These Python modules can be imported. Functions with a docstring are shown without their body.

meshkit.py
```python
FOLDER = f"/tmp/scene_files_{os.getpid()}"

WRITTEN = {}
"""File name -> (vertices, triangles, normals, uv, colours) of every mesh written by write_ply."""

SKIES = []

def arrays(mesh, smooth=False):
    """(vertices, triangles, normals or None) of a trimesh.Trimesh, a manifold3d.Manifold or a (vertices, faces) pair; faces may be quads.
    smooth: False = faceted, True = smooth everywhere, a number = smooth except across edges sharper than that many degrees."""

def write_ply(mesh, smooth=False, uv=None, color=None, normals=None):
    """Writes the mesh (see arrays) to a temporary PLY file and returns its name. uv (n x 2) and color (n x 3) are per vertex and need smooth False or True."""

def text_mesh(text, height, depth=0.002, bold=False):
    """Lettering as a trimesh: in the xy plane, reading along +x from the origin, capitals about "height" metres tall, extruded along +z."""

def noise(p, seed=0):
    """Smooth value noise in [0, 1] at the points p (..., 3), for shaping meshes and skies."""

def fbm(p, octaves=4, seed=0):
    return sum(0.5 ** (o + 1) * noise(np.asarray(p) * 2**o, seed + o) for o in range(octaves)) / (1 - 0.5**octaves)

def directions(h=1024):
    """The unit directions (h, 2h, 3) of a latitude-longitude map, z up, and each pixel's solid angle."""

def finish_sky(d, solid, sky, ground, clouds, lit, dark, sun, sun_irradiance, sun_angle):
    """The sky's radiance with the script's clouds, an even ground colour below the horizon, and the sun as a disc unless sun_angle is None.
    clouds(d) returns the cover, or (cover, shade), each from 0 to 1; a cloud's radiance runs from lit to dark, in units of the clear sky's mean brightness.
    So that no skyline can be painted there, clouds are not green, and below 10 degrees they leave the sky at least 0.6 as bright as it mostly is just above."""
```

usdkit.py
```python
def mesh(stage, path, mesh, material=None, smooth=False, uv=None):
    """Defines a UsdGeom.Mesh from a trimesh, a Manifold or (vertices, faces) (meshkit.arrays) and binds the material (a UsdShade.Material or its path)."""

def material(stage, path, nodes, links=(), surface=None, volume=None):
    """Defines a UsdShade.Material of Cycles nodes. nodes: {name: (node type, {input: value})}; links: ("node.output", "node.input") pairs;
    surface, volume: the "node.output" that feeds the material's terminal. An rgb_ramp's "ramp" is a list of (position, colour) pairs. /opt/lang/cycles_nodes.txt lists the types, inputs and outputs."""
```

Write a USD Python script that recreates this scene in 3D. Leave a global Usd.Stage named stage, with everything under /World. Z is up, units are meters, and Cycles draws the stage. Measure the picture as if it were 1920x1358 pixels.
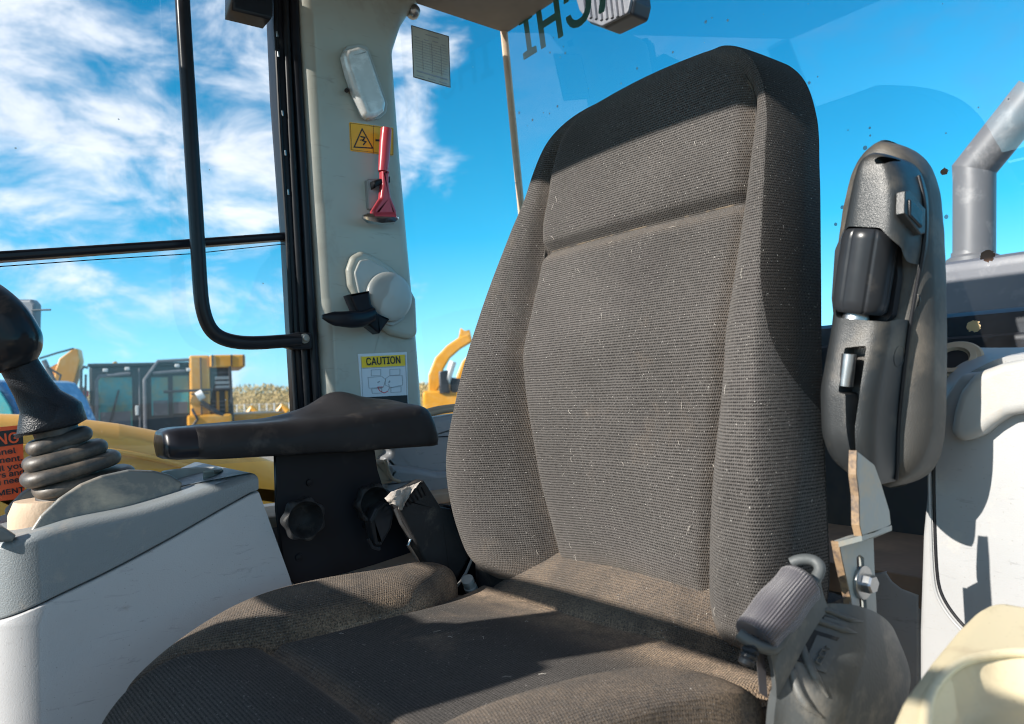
import math, random
import numpy as np, trimesh, shapely
from shapely.geometry import Polygon
from scipy.interpolate import PchipInterpolator, RectBivariateSpline, CubicSpline
import usdkit, meshkit
from pxr import Usd, UsdGeom, UsdLux, UsdShade, Gf, Sdf

rng = np.random.default_rng(7)
stage = Usd.Stage.CreateInMemory()
UsdGeom.SetStageUpAxis(stage, UsdGeom.Tokens.z)
UsdGeom.SetStageMetersPerUnit(stage, 1.0)
UsdGeom.Xform.Define(stage, '/World')
UsdGeom.Scope.Define(stage, '/World/Looks')
A = np.array

# ---------------------------------------------------------------- camera, sky, sun, exposure
# world: x = the way the seat faces, y = the operator's left, z = up; the eye is 2.3 m above the ground
EYE = 2.3
CAM = A([.597, .566, EYE])
YAW, PITCH, ROLL = math.atan2(-.79, -.61), math.radians(2.05), math.radians(2.0)
FPX = 1400.0                                  # focal length in pixels of a 1920 pixel wide frame
EXPOSURE = 1.15
SUN_EL, SUN_AZ = math.radians(27.0), math.radians(-8.0)     # azimuth measured from +x towards +y
SUN_I, SKY_S = 1.25, 0.055
CLOUD_DARK, CLOUD_LIT = (4.2, 5.6, 7.8), (10.5, 10.7, 10.9)

_d = A([math.cos(YAW), math.sin(YAW), 0.]); _up = A([0, 0, 1.]); _r = np.cross(_d, _up)
DV = _d * math.cos(PITCH) + _up * math.sin(PITCH)
_u = _up * math.cos(PITCH) - _d * math.sin(PITCH)
RV = _r * math.cos(ROLL) - _u * math.sin(ROLL)
UV = _u * math.cos(ROLL) + _r * math.sin(ROLL)

cam = UsdGeom.Camera.Define(stage, '/World/camera')
m = Gf.Matrix4d(*[*RV, 0, *UV, 0, *(-DV), 0, *CAM, 1])
cam.AddTransformOp().Set(m)
cam.CreateHorizontalApertureAttr(36.0); cam.CreateVerticalApertureAttr(36.0 * 724 / 1024)
cam.CreateFocalLengthAttr(36.0 * FPX / 1920)
cam.CreateClippingRangeAttr(Gf.Vec2f(0.02, 2000))
cam.CreateExposureAttr(EXPOSURE)
cam.CreateFStopAttr(9.0); cam.CreateFocusDistanceAttr(0.9)

S = A([math.cos(SUN_EL) * math.cos(SUN_AZ), math.cos(SUN_EL) * math.sin(SUN_AZ), math.sin(SUN_EL)])
sun = UsdLux.DistantLight.Define(stage, '/World/sun')
sun.CreateNormalizeAttr(True); sun.CreateIntensityAttr(SUN_I); sun.CreateAngleAttr(0.5); sun.CreateColorAttr(Gf.Vec3f(1.0, .95, .87))
zx = np.cross([0, 0, 1.], S); zx /= np.linalg.norm(zx); zy = np.cross(S, zx)
sun.AddTransformOp().Set(Gf.Matrix4d(*[*zx, 0, *zy, 0, *S, 0, 0, 0, 0, 1]))

dome = UsdLux.DomeLight.Define(stage, '/World/sky')
sky = usdkit.material(stage, '/World/Looks/sky', {
    'tc': ('texture_coordinate', {}),
    'sky': ('sky_texture', {'sky_type': 'single_scattering', 'sun_disc': False, 'sun_elevation': SUN_EL, 'sun_rotation': math.atan2(S[0], S[1]), 'altitude': 300.0, 'air_density': 1.0, 'aerosol_density': .5, 'ozone_density': 1.0}),
    'bw': ('rgb_to_bw', {}), 'sep': ('separate_xyz', {}),
    'tint': ('rgb_ramp', {'ramp': [(0.0, (.95, 1.6, 1.85)), (.05, (.60, 1.5, 1.95)), (.2, (.13, 1.38, 2.4)), (.5, (.04, 1.2, 2.75)), (1.0, (.03, 1.0, 2.8))]}),
    'blue': ('mix_color', {'blend_type': 'multiply', 'fac': 1.0, 'use_clamp': False}),
    'map': ('mapping', {'mapping_type': 'point', 'scale': (1.0, 1.0, 1.9), 'location': (2.1, .6, .2)}),
    'n1': ('noise_texture', {'scale': 8.5, 'detail': 9.0, 'roughness': .60, 'distortion': .35}),
    'n2': ('noise_texture', {'scale': 1.15, 'detail': 2.0, 'roughness': .5}),
    'side': ('map_range', {'from_min': -.60, 'from_max': -.47, 'to_min': -.42, 'to_max': .085, 'clamp': True}),
    'a0': ('math', {'math_type': 'multiply_add', 'value2': .55, 'value3': 0.0}),
    'hi': ('map_range', {'from_min': .08, 'from_max': .30, 'to_min': -.15, 'to_max': .05, 'clamp': True}), 'a3': ('math', {'math_type': 'add'}),
    'sd2': ('map_range', {'from_min': -1.0, 'from_max': -.93, 'to_min': .42, 'to_max': .0, 'clamp': True}), 'a4': ('math', {'math_type': 'add'}),
    'a1': ('math', {'math_type': 'add'}), 'a2': ('math', {'math_type': 'add'}),
    'cov': ('map_range', {'from_min': .70, 'from_max': 1.02, 'to_min': 0.0, 'to_max': .9, 'clamp': True, 'range_type': 'smoothstep'}),
    'cl': ('rgb_ramp', {'ramp': [(.3, CLOUD_DARK), (.75, CLOUD_LIT)]}),
    'mix': ('mix_color', {'blend_type': 'mix', 'use_clamp': False}),
    'bg': ('background_shader', {'strength': SKY_S}),
}, [('sky.color', 'bw.color'), ('tc.generated', 'sep.vector'), ('sep.z', 'tint.fac'), ('bw.val', 'blue.a'), ('tint.color', 'blue.b'),
    ('tc.generated', 'map.vector'), ('map.vector', 'n1.vector'), ('map.vector', 'n2.vector'),
    ('sep.x', 'side.value'), ('n2.fac', 'a0.value1'), ('n1.fac', 'a1.value1'), ('a0.value', 'a1.value2'),
    ('a1.value', 'a2.value1'), ('side.result', 'a2.value2'), ('sep.z', 'hi.value'), ('a2.value', 'a3.value1'), ('hi.result', 'a3.value2'), ('sep.x', 'sd2.value'), ('a3.value', 'a4.value1'), ('sd2.result', 'a4.value2'), ('a4.value', 'cov.value'), ('n1.fac', 'cl.fac'),
    ('cov.result', 'mix.fac'), ('blue.result', 'mix.a'), ('cl.color', 'mix.b'), ('mix.result', 'bg.color')], surface='bg.background')
UsdShade.MaterialBindingAPI.Apply(dome.GetPrim()).Bind(sky)
dome.GetPrim().SetCustomDataByKey('kind', 'structure')

# ---------------------------------------------------------------- survey helpers: sight lines of the photograph met with real planes
def ray(x, y):
    v = DV * FPX + RV * (x - 960) - UV * (y - 679)
    return v / np.linalg.norm(v)
def on_x(x, y, f): r = ray(x, y); return CAM + r * ((f - CAM[0]) / r[0])
def on_y(x, y, l): r = ray(x, y); return CAM + r * ((l - CAM[1]) / r[1])
def on_z(x, y, z): r = ray(x, y); return CAM + r * ((z - 0.) / r[2])      # z relative to the eye
def at(x, y, d): r = ray(x, y); return CAM + r * (d / (r @ DV))
def on_p(x, y, p0, n): r = ray(x, y); n = A(n, float); return CAM + r * (((A(p0) - CAM) @ n) / (r @ n))
def Z(z): return EYE + z

# ---------------------------------------------------------------- mesh helpers
def tm(v, f): return trimesh.Trimesh(np.asarray(v, float), np.asarray(f, int), process=False)
def cat(*ms): return trimesh.util.concatenate([x for x in ms if x is not None])
def gridfaces(M, N, wrap=False):
    i = np.arange(M - 1)[:, None]; n = N if wrap else N - 1; j = np.arange(n)[None, :]; k = (j + 1) % N
    a, b, c, d = i * N + j, i * N + k, (i + 1) * N + k, (i + 1) * N + j
    return np.vstack([np.stack([a, b, c], -1).reshape(-1, 3), np.stack([a, c, d], -1).reshape(-1, 3)])
def grid(P): P = np.asarray(P, float); return tm(P.reshape(-1, 3), gridfaces(P.shape[0], P.shape[1]))
def fix(me):
    if me.volume < 0: me.invert()
    return me
def loft(rings, caps=True):
    P = np.asarray(rings, float); M, N = P.shape[:2]
    v = P.reshape(-1, 3); f = gridfaces(M, N, True)
    if caps:
        v = np.vstack([v, P[0].mean(0), P[-1].mean(0)]); j = np.arange(N); k = (j + 1) % N
        f = np.vstack([f, np.stack([k, j, np.full(N, M * N)], -1), np.stack([(M - 1) * N + j, (M - 1) * N + k, np.full(N, M * N + 1)], -1)])
    return fix(tm(v, f))
def slab(P, off):
    """A closed solid: the surface grid P and the same surface moved by off."""
    P = np.asarray(P, float); Q = P + np.asarray(off, float); M, N = P.shape[:2]
    f = gridfaces(M, N); n = M * N
    rim = np.r_[np.arange(N), (np.arange(1, M)) * N + N - 1, (M - 1) * N + np.arange(N - 2, -1, -1), np.arange(M - 2, 0, -1) * N]
    k = np.roll(rim, -1)
    return fix(tm(np.vstack([P.reshape(-1, 3), Q.reshape(-1, 3)]), np.vstack([f, f[:, ::-1] + n, np.stack([rim, rim + n, k + n], -1), np.stack([rim, k + n, k], -1)])))
def spline(P, n, closed=False):
    P = np.asarray(P, float)
    if closed: P = np.vstack([P, P[:1]])
    t = np.r_[0, np.cumsum(np.linalg.norm(np.diff(P, axis=0), axis=1) ** .5)]
    cs = CubicSpline(t, P, bc_type='periodic' if closed else 'natural')
    return cs(np.linspace(0, t[-1], n, endpoint=not closed))
def tube(P, r, n=14, samples=None, caps=True):
    P = np.asarray(P, float)
    if samples: P = spline(P, samples)
    T = np.gradient(P, axis=0); T /= np.linalg.norm(T, axis=1)[:, None]
    a = np.cross(T[0], [0, 0, 1.] if abs(T[0][2]) < .9 else [1., 0, 0]); a /= np.linalg.norm(a)
    rr = np.broadcast_to(r, len(P)); rings = []; q = np.linspace(0, 2 * np.pi, n, endpoint=False)
    for p, t, ra in zip(P, T, rr):
        a = a - t * (a @ t); a /= np.linalg.norm(a); b = np.cross(t, a)
        rings.append(p + ra * (np.cos(q)[:, None] * a + np.sin(q)[:, None] * b))
    return loft(rings, caps)
def frame(n, hint=(0, 0, 1.)):
    n = A(n, float); n /= np.linalg.norm(n); u = np.cross(hint, n); u /= np.linalg.norm(u)
    return u, np.cross(n, u), n
def revolve(prof, c, axis, n=40):
    """prof: (radius, height) pairs along axis from c."""
    u, v, w = frame(axis, (0, 0, 1.) if abs(A(axis)[2]) < .9 * np.linalg.norm(axis) else (1., 0, 0)); q = np.linspace(0, 2 * np.pi, n, endpoint=False)
    return loft([c + max(r, 1e-4) * (np.cos(q)[:, None] * u + np.sin(q)[:, None] * v) + h * w for r, h in prof])
def smooth2(poly, r, res=6):
    g = Polygon(poly).buffer(0)
    g = g.buffer(-r, quad_segs=res).buffer(2 * r, quad_segs=res).buffer(-r, quad_segs=res)
    if g.geom_type != 'Polygon': g = max(g.geoms, key=lambda x: x.area)
    return A(g.exterior.coords)[:-1]
def capfaces(p2):
    v, f = trimesh.creation.triangulate_polygon(Polygon(p2), engine='earcut'); v = A(v)
    idx = [int(np.argmin(((p2 - q) ** 2).sum(1))) for q in v]
    return A(idx)[A(f)]
def plate(p2, o, u, v, n, t0, t1, bevel=0.0, seg=3, back=False):
    """Polygon p2 in the plane (o; u, v), from height t0 to t1 along n, the edge of the t1 side rounded by bevel."""
    p2 = A(p2, float)
    if Polygon(p2).exterior.is_ccw is False: p2 = p2[::-1]
    e = np.roll(p2, -1, 0) - p2; e /= np.linalg.norm(e, axis=1)[:, None] + 1e-12
    nn = np.stack([-e[:, 1], e[:, 0]], 1); mm = nn + np.roll(nn, 1, 0); mm /= np.linalg.norm(mm, axis=1)[:, None] + 1e-9
    k = 1 / np.clip((mm * nn).sum(1), .55, 1); mm *= k[:, None]
    lay = []
    if back and bevel:
        for q in np.linspace(0, np.pi / 2, seg + 1)[:-1]: lay.append((bevel * (1 - math.sin(q)), t0 + (t1 - t0 > 0 or -1) * bevel * (1 - math.cos(q))))
        lay.append((0, t0 + np.sign(t1 - t0) * bevel))
    else: lay.append((0, t0))
    if bevel:
        for q in np.linspace(0, np.pi / 2, seg + 1): lay.append((bevel * (1 - math.cos(q)), t1 - np.sign(t1 - t0) * bevel * (1 - math.sin(q))))
    else: lay.append((0, t1))
    if bevel: lay.append((bevel * 1.12, t1)); lay.insert(0, (bevel * 1.12, t0)) if back else None
    o, u, v, n = A(o, float), A(u, float), A(v, float), A(n, float)
    rings = [o + (p2 + mm * ins) @ np.stack([u, v]) + n * h for ins, h in lay]
    N = len(p2); P = A(rings); f = gridfaces(len(lay), N, True); c = capfaces(p2)
    return fix(tm(P.reshape(-1, 3), np.vstack([f, c[:, ::-1], c + (len(lay) - 1) * N])))
XZ = (A([1., 0, 0]), A([0, 0, 1.]), A([0, 1., 0]))     # a right-wall frame: u along x, v up, n into the cab
YZ = (A([0, 1., 0]), A([0, 0, 1.]), A([1., 0, 0]))     # a rear-wall frame: u along y, v up, n forwards
def wall_poly(px, l): return A([[p[0], p[2]] for p in (on_y(x, y, l) for x, y in px)])
def rear_poly(px, f): return A([[p[1], p[2]] for p in (on_x(x, y, f) for x, y in px)])
def on_wall(px, l, t, bevel=.002, r=None, seg=3):
    """A plate on the plane y = l, t thick into the cab, its inner face drawn by px."""
    q = wall_poly(px, l + t)
    if r: q = smooth2(q, r)
    return plate(q, (0, l, 0), *XZ, 0, t, bevel, seg)
def on_rear(px, f, t, bevel=.002, r=None, seg=3):
    q = rear_poly(px, f + t)
    if r: q = smooth2(q, r)
    return plate(q, (f, 0, 0), *YZ, 0, t, bevel, seg)
def box(lo, hi, bevel=0.0, seg=2):
    lo, hi = A(lo, float), A(hi, float); c = (lo + hi) / 2; h = (hi - lo) / 2
    if not bevel: return trimesh.creation.box(extents=2 * h, transform=trimesh.transformations.translation_matrix(c))
    b = min(bevel, .49 * 2 * h.min()); q = [[-h[0], -h[1]], [h[0], -h[1]], [h[0], h[1]], [-h[0], h[1]]]
    q = A(Polygon(q).buffer(-b).buffer(b, quad_segs=seg + 1).exterior.coords)[:-1]
    return plate(q, c - [0, 0, h[2]], [1, 0, 0], [0, 1, 0], [0, 0, 1], 0, 2 * h[2], b, seg, back=True)
def xbox(o, e1, e2, e3, lo, hi, bevel=0.0):
    """A box in the frame (o; e1, e2, e3)."""
    b = box(lo, hi, bevel); b.vertices = A(o) + b.vertices @ np.stack([e1, e2, e3]); return fix(b)
def orient(me, o, u, v, n): me = me.copy(); me.vertices = A(o) + me.vertices @ np.stack([u, v, n]); return fix(me)
def resample(P, M, N):
    """Refines a coarse grid of points by bicubic splines."""
    P = A(P, float); a, b = np.arange(P.shape[0]), np.arange(P.shape[1]); s, t = np.linspace(0, a[-1], M), np.linspace(0, b[-1], N)
    return np.stack([RectBivariateSpline(a, b, P[..., k], kx=min(3, len(a) - 1), ky=min(3, len(b) - 1))(s, t) for k in range(3)], -1)
def wobble(me, amp, scale, seed=0):
    me.vertices = me.vertices + me.vertex_normals * ((meshkit.fbm(me.vertices * scale, 3, seed) - .5) * 2 * amp)[:, None]; return me

# ---------------------------------------------------------------- scene tree helpers
used, base = {}, {}
def numbered(path):
    k = used.get(path, 0); used[path] = k + 1
    return path if k == 0 else f'{path}_{k:03d}'
def setd(p, label=None, category=None, group=None, kind=None):
    for k, v in dict(label=label, category=category, group=group, kind=kind).items():
        if v: p.SetCustomDataByKey(k, v)
def thing(name, label, category, loc=(0, 0, 0), group=None, kind=None):
    path = numbered('/World/' + name); x = UsdGeom.Xform.Define(stage, path); x.AddTranslateOp().Set(Gf.Vec3d(*map(float, loc)))
    setd(x.GetPrim(), label, category, group, kind); base[path] = A(loc, float); return path
def part(name, me, mat, parent='/World', smooth=35, uv=None, label=None, category=None, group=None, kind=None):
    path = numbered(f'{parent}/{name}'); off = base.get(parent, np.zeros(3)); base[path] = off
    me = me.copy(); me.vertices = me.vertices - off
    p = usdkit.mesh(stage, path, me, mat, smooth=True if uv is not None else smooth, uv=uv)
    setd(p.GetPrim(), label, category, group, kind); return path

# ---------------------------------------------------------------- materials
def mat(name, col, rough=.5, var=.12, vscale=9.0, dust=None, dscale=14.0, dlo=.52, dhi=.75, bump=0.0, bscale=300.0, metal=0.0, spec=.5, coat=0.0, speck=0.0, speck_col=(.55, .48, .38), scuff=0.0):
    """Painted or moulded surface: tone variation, dust or stains of another colour, fine grain."""
    n = {'g': ('geometry', {}), 'nv': ('noise_texture', {'scale': vscale, 'detail': 6.0, 'roughness': .6}),
         'rv': ('rgb_ramp', {'ramp': [(.25, tuple(c * (1 - var) for c in col)), (.75, tuple(min(1, c * (1 + var)) for c in col))]}),
         'rr': ('map_range', {'from_min': .3, 'from_max': .7, 'to_min': max(.02, rough - .08), 'to_max': min(1, rough + .08)}),
         'p': ('principled_bsdf', {'metallic': metal, 'specular_ior_level': spec, 'coat_weight': coat})}
    l = [('g.position', 'nv.vector'), ('nv.fac', 'rv.fac'), ('nv.fac', 'rr.value'), ('rr.result', 'p.roughness')]
    out = 'rv.color'
    if dust is not None:
        n['nd'] = ('noise_texture', {'scale': dscale, 'detail': 8.0, 'roughness': .68, 'distortion': .3})
        n['md'] = ('map_range', {'from_min': dlo, 'from_max': dhi, 'to_min': 0.0, 'to_max': 1.0, 'clamp': True})
        n['xd'] = ('mix_color', {'b': dust})
        l += [('g.position', 'nd.vector'), ('nd.fac', 'md.value'), ('md.result', 'xd.fac'), (out, 'xd.a')]; out = 'xd.result'
    if speck:
        n['ns'] = ('noise_texture', {'scale': 420.0, 'detail': 2.0, 'roughness': .6})
        n['ms'] = ('map_range', {'from_min': .66, 'from_max': .74, 'to_min': 0.0, 'to_max': speck, 'clamp': True})
        n['xs'] = ('mix_color', {'b': speck_col})
        l += [('g.position', 'ns.vector'), ('ns.fac', 'ms.value'), ('ms.result', 'xs.fac'), (out, 'xs.a')]; out = 'xs.result'
    if scuff:                                     # long faint rubbed marks
        n['gm'] = ('mapping', {'mapping_type': 'point', 'scale': (22.0, 22.0, 120.0), 'rotation': (.5, .35, .2)}); n['nu'] = ('noise_texture', {'scale': 1.0, 'detail': 5.0, 'roughness': .7, 'distortion': .8})
        n['mu'] = ('map_range', {'from_min': .60, 'from_max': .72, 'to_min': 0.0, 'to_max': scuff, 'clamp': True}); n['xu'] = ('mix_color', {'b': tuple(.35 * c for c in col)})
        l += [('g.position', 'gm.vector'), ('gm.vector', 'nu.vector'), ('nu.fac', 'mu.value'), ('mu.result', 'xu.fac'), (out, 'xu.a')]; out = 'xu.result'
    l.append((out, 'p.base_color'))
    if bump:
        n['nb'] = ('noise_texture', {'scale': bscale, 'detail': 2.0, 'roughness': .5}); n['b'] = ('bump', {'strength': bump, 'distance': .001})
        l += [('g.position', 'nb.vector'), ('nb.fac', 'b.height'), ('b.normal', 'p.normal')]
    return usdkit.material(stage, '/World/Looks/' + name, n, l, surface='p.BSDF')

DUST = (.42, .33, .23)
M = {}
M['pillar'] = mat('pillar_plastic', (0.3518, 0.3465, 0.2967), .42, .06, 6, dust=(.17, .135, .10), dscale=8, dlo=.52, dhi=.95, scuff=0.35, bump=.12, bscale=900)
M['headliner'] = mat('headliner_cloth', (0.24, 0.216, 0.192), .9, .1, 40, bump=.4, bscale=900)
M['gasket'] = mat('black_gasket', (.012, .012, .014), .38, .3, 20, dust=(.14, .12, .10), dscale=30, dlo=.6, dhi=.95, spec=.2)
M['frame'] = mat('black_frame_paint', (.010, .010, .013), .28, .3, 12, dust=(.10, .09, .08), dscale=25, dlo=.62, dhi=1.0, spec=.2)
M['rail'] = mat('black_tube_paint', (.014, .015, .018), .26, .3, 10, bump=.03, bscale=200, spec=.2)
M['ledge'] = mat('white_trim_plastic', (0.274, 0.274, 0.2758), .45, .05, 8, dust=(.42, .37, .31), dscale=22, dlo=.57, dhi=1.0, scuff=0.45, bump=.1, bscale=700, speck=.45, speck_col=(.15, .12, .09))
M['lug'] = mat('grey_trim_plastic', (.26, .258, .25), .5, .08, 8, dust=(.34, .27, .20), dscale=26, dlo=.5, dhi=.85, bump=.15, bscale=600)
M['tan'] = mat('dusty_tan', (.40, .29, .20), .8, .15, 12, dust=(.55, .42, .30), dlo=.5, dhi=.8, bump=.4, bscale=300)
M['floor'] = mat('dirty_floor_mat', (.16, .11, .08), .85, .25, 8, dust=(.30, .20, .13), dscale=12, dlo=.45, dhi=.8, bump=.4, bscale=200)
M['dark_wall'] = mat('dark_trim', (.075, .08, .085), .6, .15, 6, dust=(.16, .13, .10), dscale=12, dlo=.5, dhi=.9)
M['console_white'] = mat('light_grey_console', (0.3328, 0.332, 0.3384), .45, .04, 6, dust=(.30, .26, .22), dscale=60, dlo=.64, dhi=.9, scuff=0.45, speck=.5, speck_col=(.10, .09, .08), bump=.22, bscale=700)
M['console_grey'] = mat('slate_grey_console', (0.1577, 0.1736, 0.182), .45, .06, 6, dust=(.36, .30, .23), dscale=20, dlo=.58, dhi=.95, bump=.5, bscale=700)
M['rim'] = mat('console_rim', (0.119, 0.1215, 0.1166), .45, .06, 8, dust=(.50, .40, .29), dscale=14, dlo=.47, dhi=.8, bump=.15, bscale=600)
M['dust_black'] = mat('dusty_black_plastic', (.018, .018, .019), .48, .3, 20, dust=(.17, .145, .12), dscale=22, dlo=.54, dhi=1.0, bump=.5, bscale=750, spec=.2)
M['grip'] = mat('black_grip_rubber', (.013, .014, .017), .34, .3, 20, bump=.8, bscale=620, spec=.2)
M['grip_smooth'] = mat('black_grip_plastic', (.016, .015, .016), .22, .3, 14, dust=(.16, .09, .06), dscale=16, dlo=.55, dhi=.9, spec=.2)
M['gaiter'] = mat('rubber_gaiter', (0.03, 0.029, 0.028), .5, .2, 12, dust=(.27, .20, .14), dscale=16, dlo=.45, dhi=.85, bump=.15, bscale=500)
M['black'] = mat('black_steel', (.006, .006, .008), .5, .3, 14, dust=(.03, .027, .025), dscale=18, dlo=.6, dhi=1.0, spec=.2)
M['armrest_pad'] = mat('worn_black_vinyl', (.016, .015, .016), .42, .25, 18, dust=(.12, .10, .085), dscale=16, dlo=.55, dhi=.95, bump=.35, bscale=900, spec=.2)
M['pod'] = mat('worn_grey_moulding', (0.01439, 0.01576, 0.01679), .40, .12, 12, dust=(.13, .108, .082), dscale=15, dlo=.50, dhi=.88, bump=.3, bscale=1500)
M['pod_pad'] = mat('worn_grey_foam', (0.03079, 0.02899, 0.02609), .55, .12, 12, dust=(.17, .14, .108), dscale=14, dlo=.45, dhi=.85, bump=.35, bscale=1400)
M['knob'] = mat('dark_knob_plastic', (0.0154, 0.0168, 0.0196), .3, .2, 14, dust=(.12, .10, .08), dlo=.6, dhi=1.0, spec=.2)
M['steel'] = mat('zinc_steel', (0.3844, 0.3906, 0.3968), .34, .15, 30, dust=(.35, .27, .2), dscale=40, dlo=.56, dhi=.85, metal=1.0)
M['bracket'] = mat('grey_painted_bracket', (.20, .21, .20), .42, .1, 18, dust=(.33, .24, .15), dscale=26, dlo=.50, dhi=.78, bump=.1, bscale=300)
M['bracket_edge'] = mat('rusty_bracket_edge', (.21, .135, .075), .7, .3, 40, dust=(.07, .05, .04), dscale=60, dlo=.48, dhi=.60, bump=.5, bscale=300)
M['guard'] = mat('grey_guard_plastic', (0.0545, 0.05898, 0.06026), .55, .12, 14, dust=(.26, .23, .19), dscale=20, dlo=.50, dhi=.88, bump=.2, bscale=420)
M['cream'] = mat('cream_plastic', (0.5224, 0.448, 0.2968), .5, .06, 8, dust=(.36, .27, .17), dscale=20, dlo=.55, dhi=.95, scuff=0.45, speck=.4, speck_col=(.22, .16, .09), bump=.12, bscale=400)
M['red'] = mat('red_plastic', (.46, .045, .06), .32, .08, 30)
M['chrome'] = mat('chrome', (.62, .61, .62), .16, .1, 30, metal=1.0)
M['lens'] = mat('milky_lens', (.52, .52, .50), .22, .08, 30, dust=(.72, .72, .70), dscale=34, dlo=.5, dhi=.7, coat=.5)
M['dome_plastic'] = mat('pale_grey_plastic', (0.3696, 0.374, 0.352), .36, .05, 10, dust=(.42, .30, .20), dscale=26, dlo=.62, dhi=.9, bump=.05)
M['white_print'] = mat('white_sticker', (0.592, 0.608, 0.64), .35, .03, 12)
M['yellow_print'] = mat('yellow_sticker', (.80, .52, .02), .35, .04, 12)
M['orange_print'] = mat('orange_sticker', (.80, .36, .015), .38, .05, 20)
M['black_print'] = mat('black_ink', (.012, .012, .013), .4, .1, 20)
M['grey_print'] = mat('grey_ink', (.30, .31, .34), .4, .1, 20)
M['red_print'] = mat('red_ink', (.62, .03, .05), .4, .1, 20)
M['warn_print'] = mat('red_orange_sticker', (.82, .09, .02), .35, .05, 20)
M['paper'] = mat('placard_paper', (.44, .44, .38), .5, .06, 40)
M['green_print'] = mat('green_decal', (.012, .10, .07), .4, .1, 12)
M['yellow'] = mat('yellow_machine_paint', (0.528, 0.232, 0.012), .4, .1, 3, dust=(.55, .36, .14), dscale=4, dlo=.5, dhi=.9)
M['boom'] = mat('yellow_boom_paint', (.56, .27, .035), .45, .06, 2, dust=(.55, .36, .13), dscale=3, dlo=.48, dhi=.95, scuff=.25)  # the boom's own yellow, dusty at random
M['machine_dark'] = mat('dark_machine_paint', (.011, .013, .017), .4, .2, 4, dust=(.07, .07, .07), dscale=6, dlo=.55, dhi=.9)
M['machine_grey'] = mat('grey_machine_paint', (0.0798, 0.0816, 0.0936), .5, .08, 5, dust=(.25, .24, .24), dscale=9, dlo=.55, dhi=.9, speck=.2)
M['pipe'] = mat('grey_pipe_paint', (0.09432, 0.09346, 0.0977), .45, .07, 6, dust=(.32, .31, .30), dscale=12, dlo=.55, dhi=.9)
M['machine_white'] = mat('white_machine_paint', (0.48, 0.48, 0.464), .5, .1, 6)
M['teal_glass'] = mat('sky_coloured_cab_glass', (.04, .22, .23), .10, .4, 1.6, dust=(.16, .19, .11), dscale=1.7, dlo=.46, dhi=.62)  # opaque; the sky seen through the panes is put into the teal colour
M['ground'] = mat('gravel_yard', (.20, .17, .13), .9, .25, .5, dust=(.36, .30, .2), dscale=.2, bump=.5, bscale=6)
M['brush'] = mat('dry_brush', (.34, .25, .11), .9, .22, .5, dust=(.15, .15, .06), dscale=.5, dlo=.52, dhi=.7)
M['wire'] = mat('fence_wire', (.3, .3, .3), .5)
M['tag_cloth'] = mat('grubby_grey_cloth', (.30, .27, .245), .9, .25, 60, dust=(.16, .13, .10), dscale=50, dlo=.45, dhi=.7, bump=.6, bscale=700)
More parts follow.
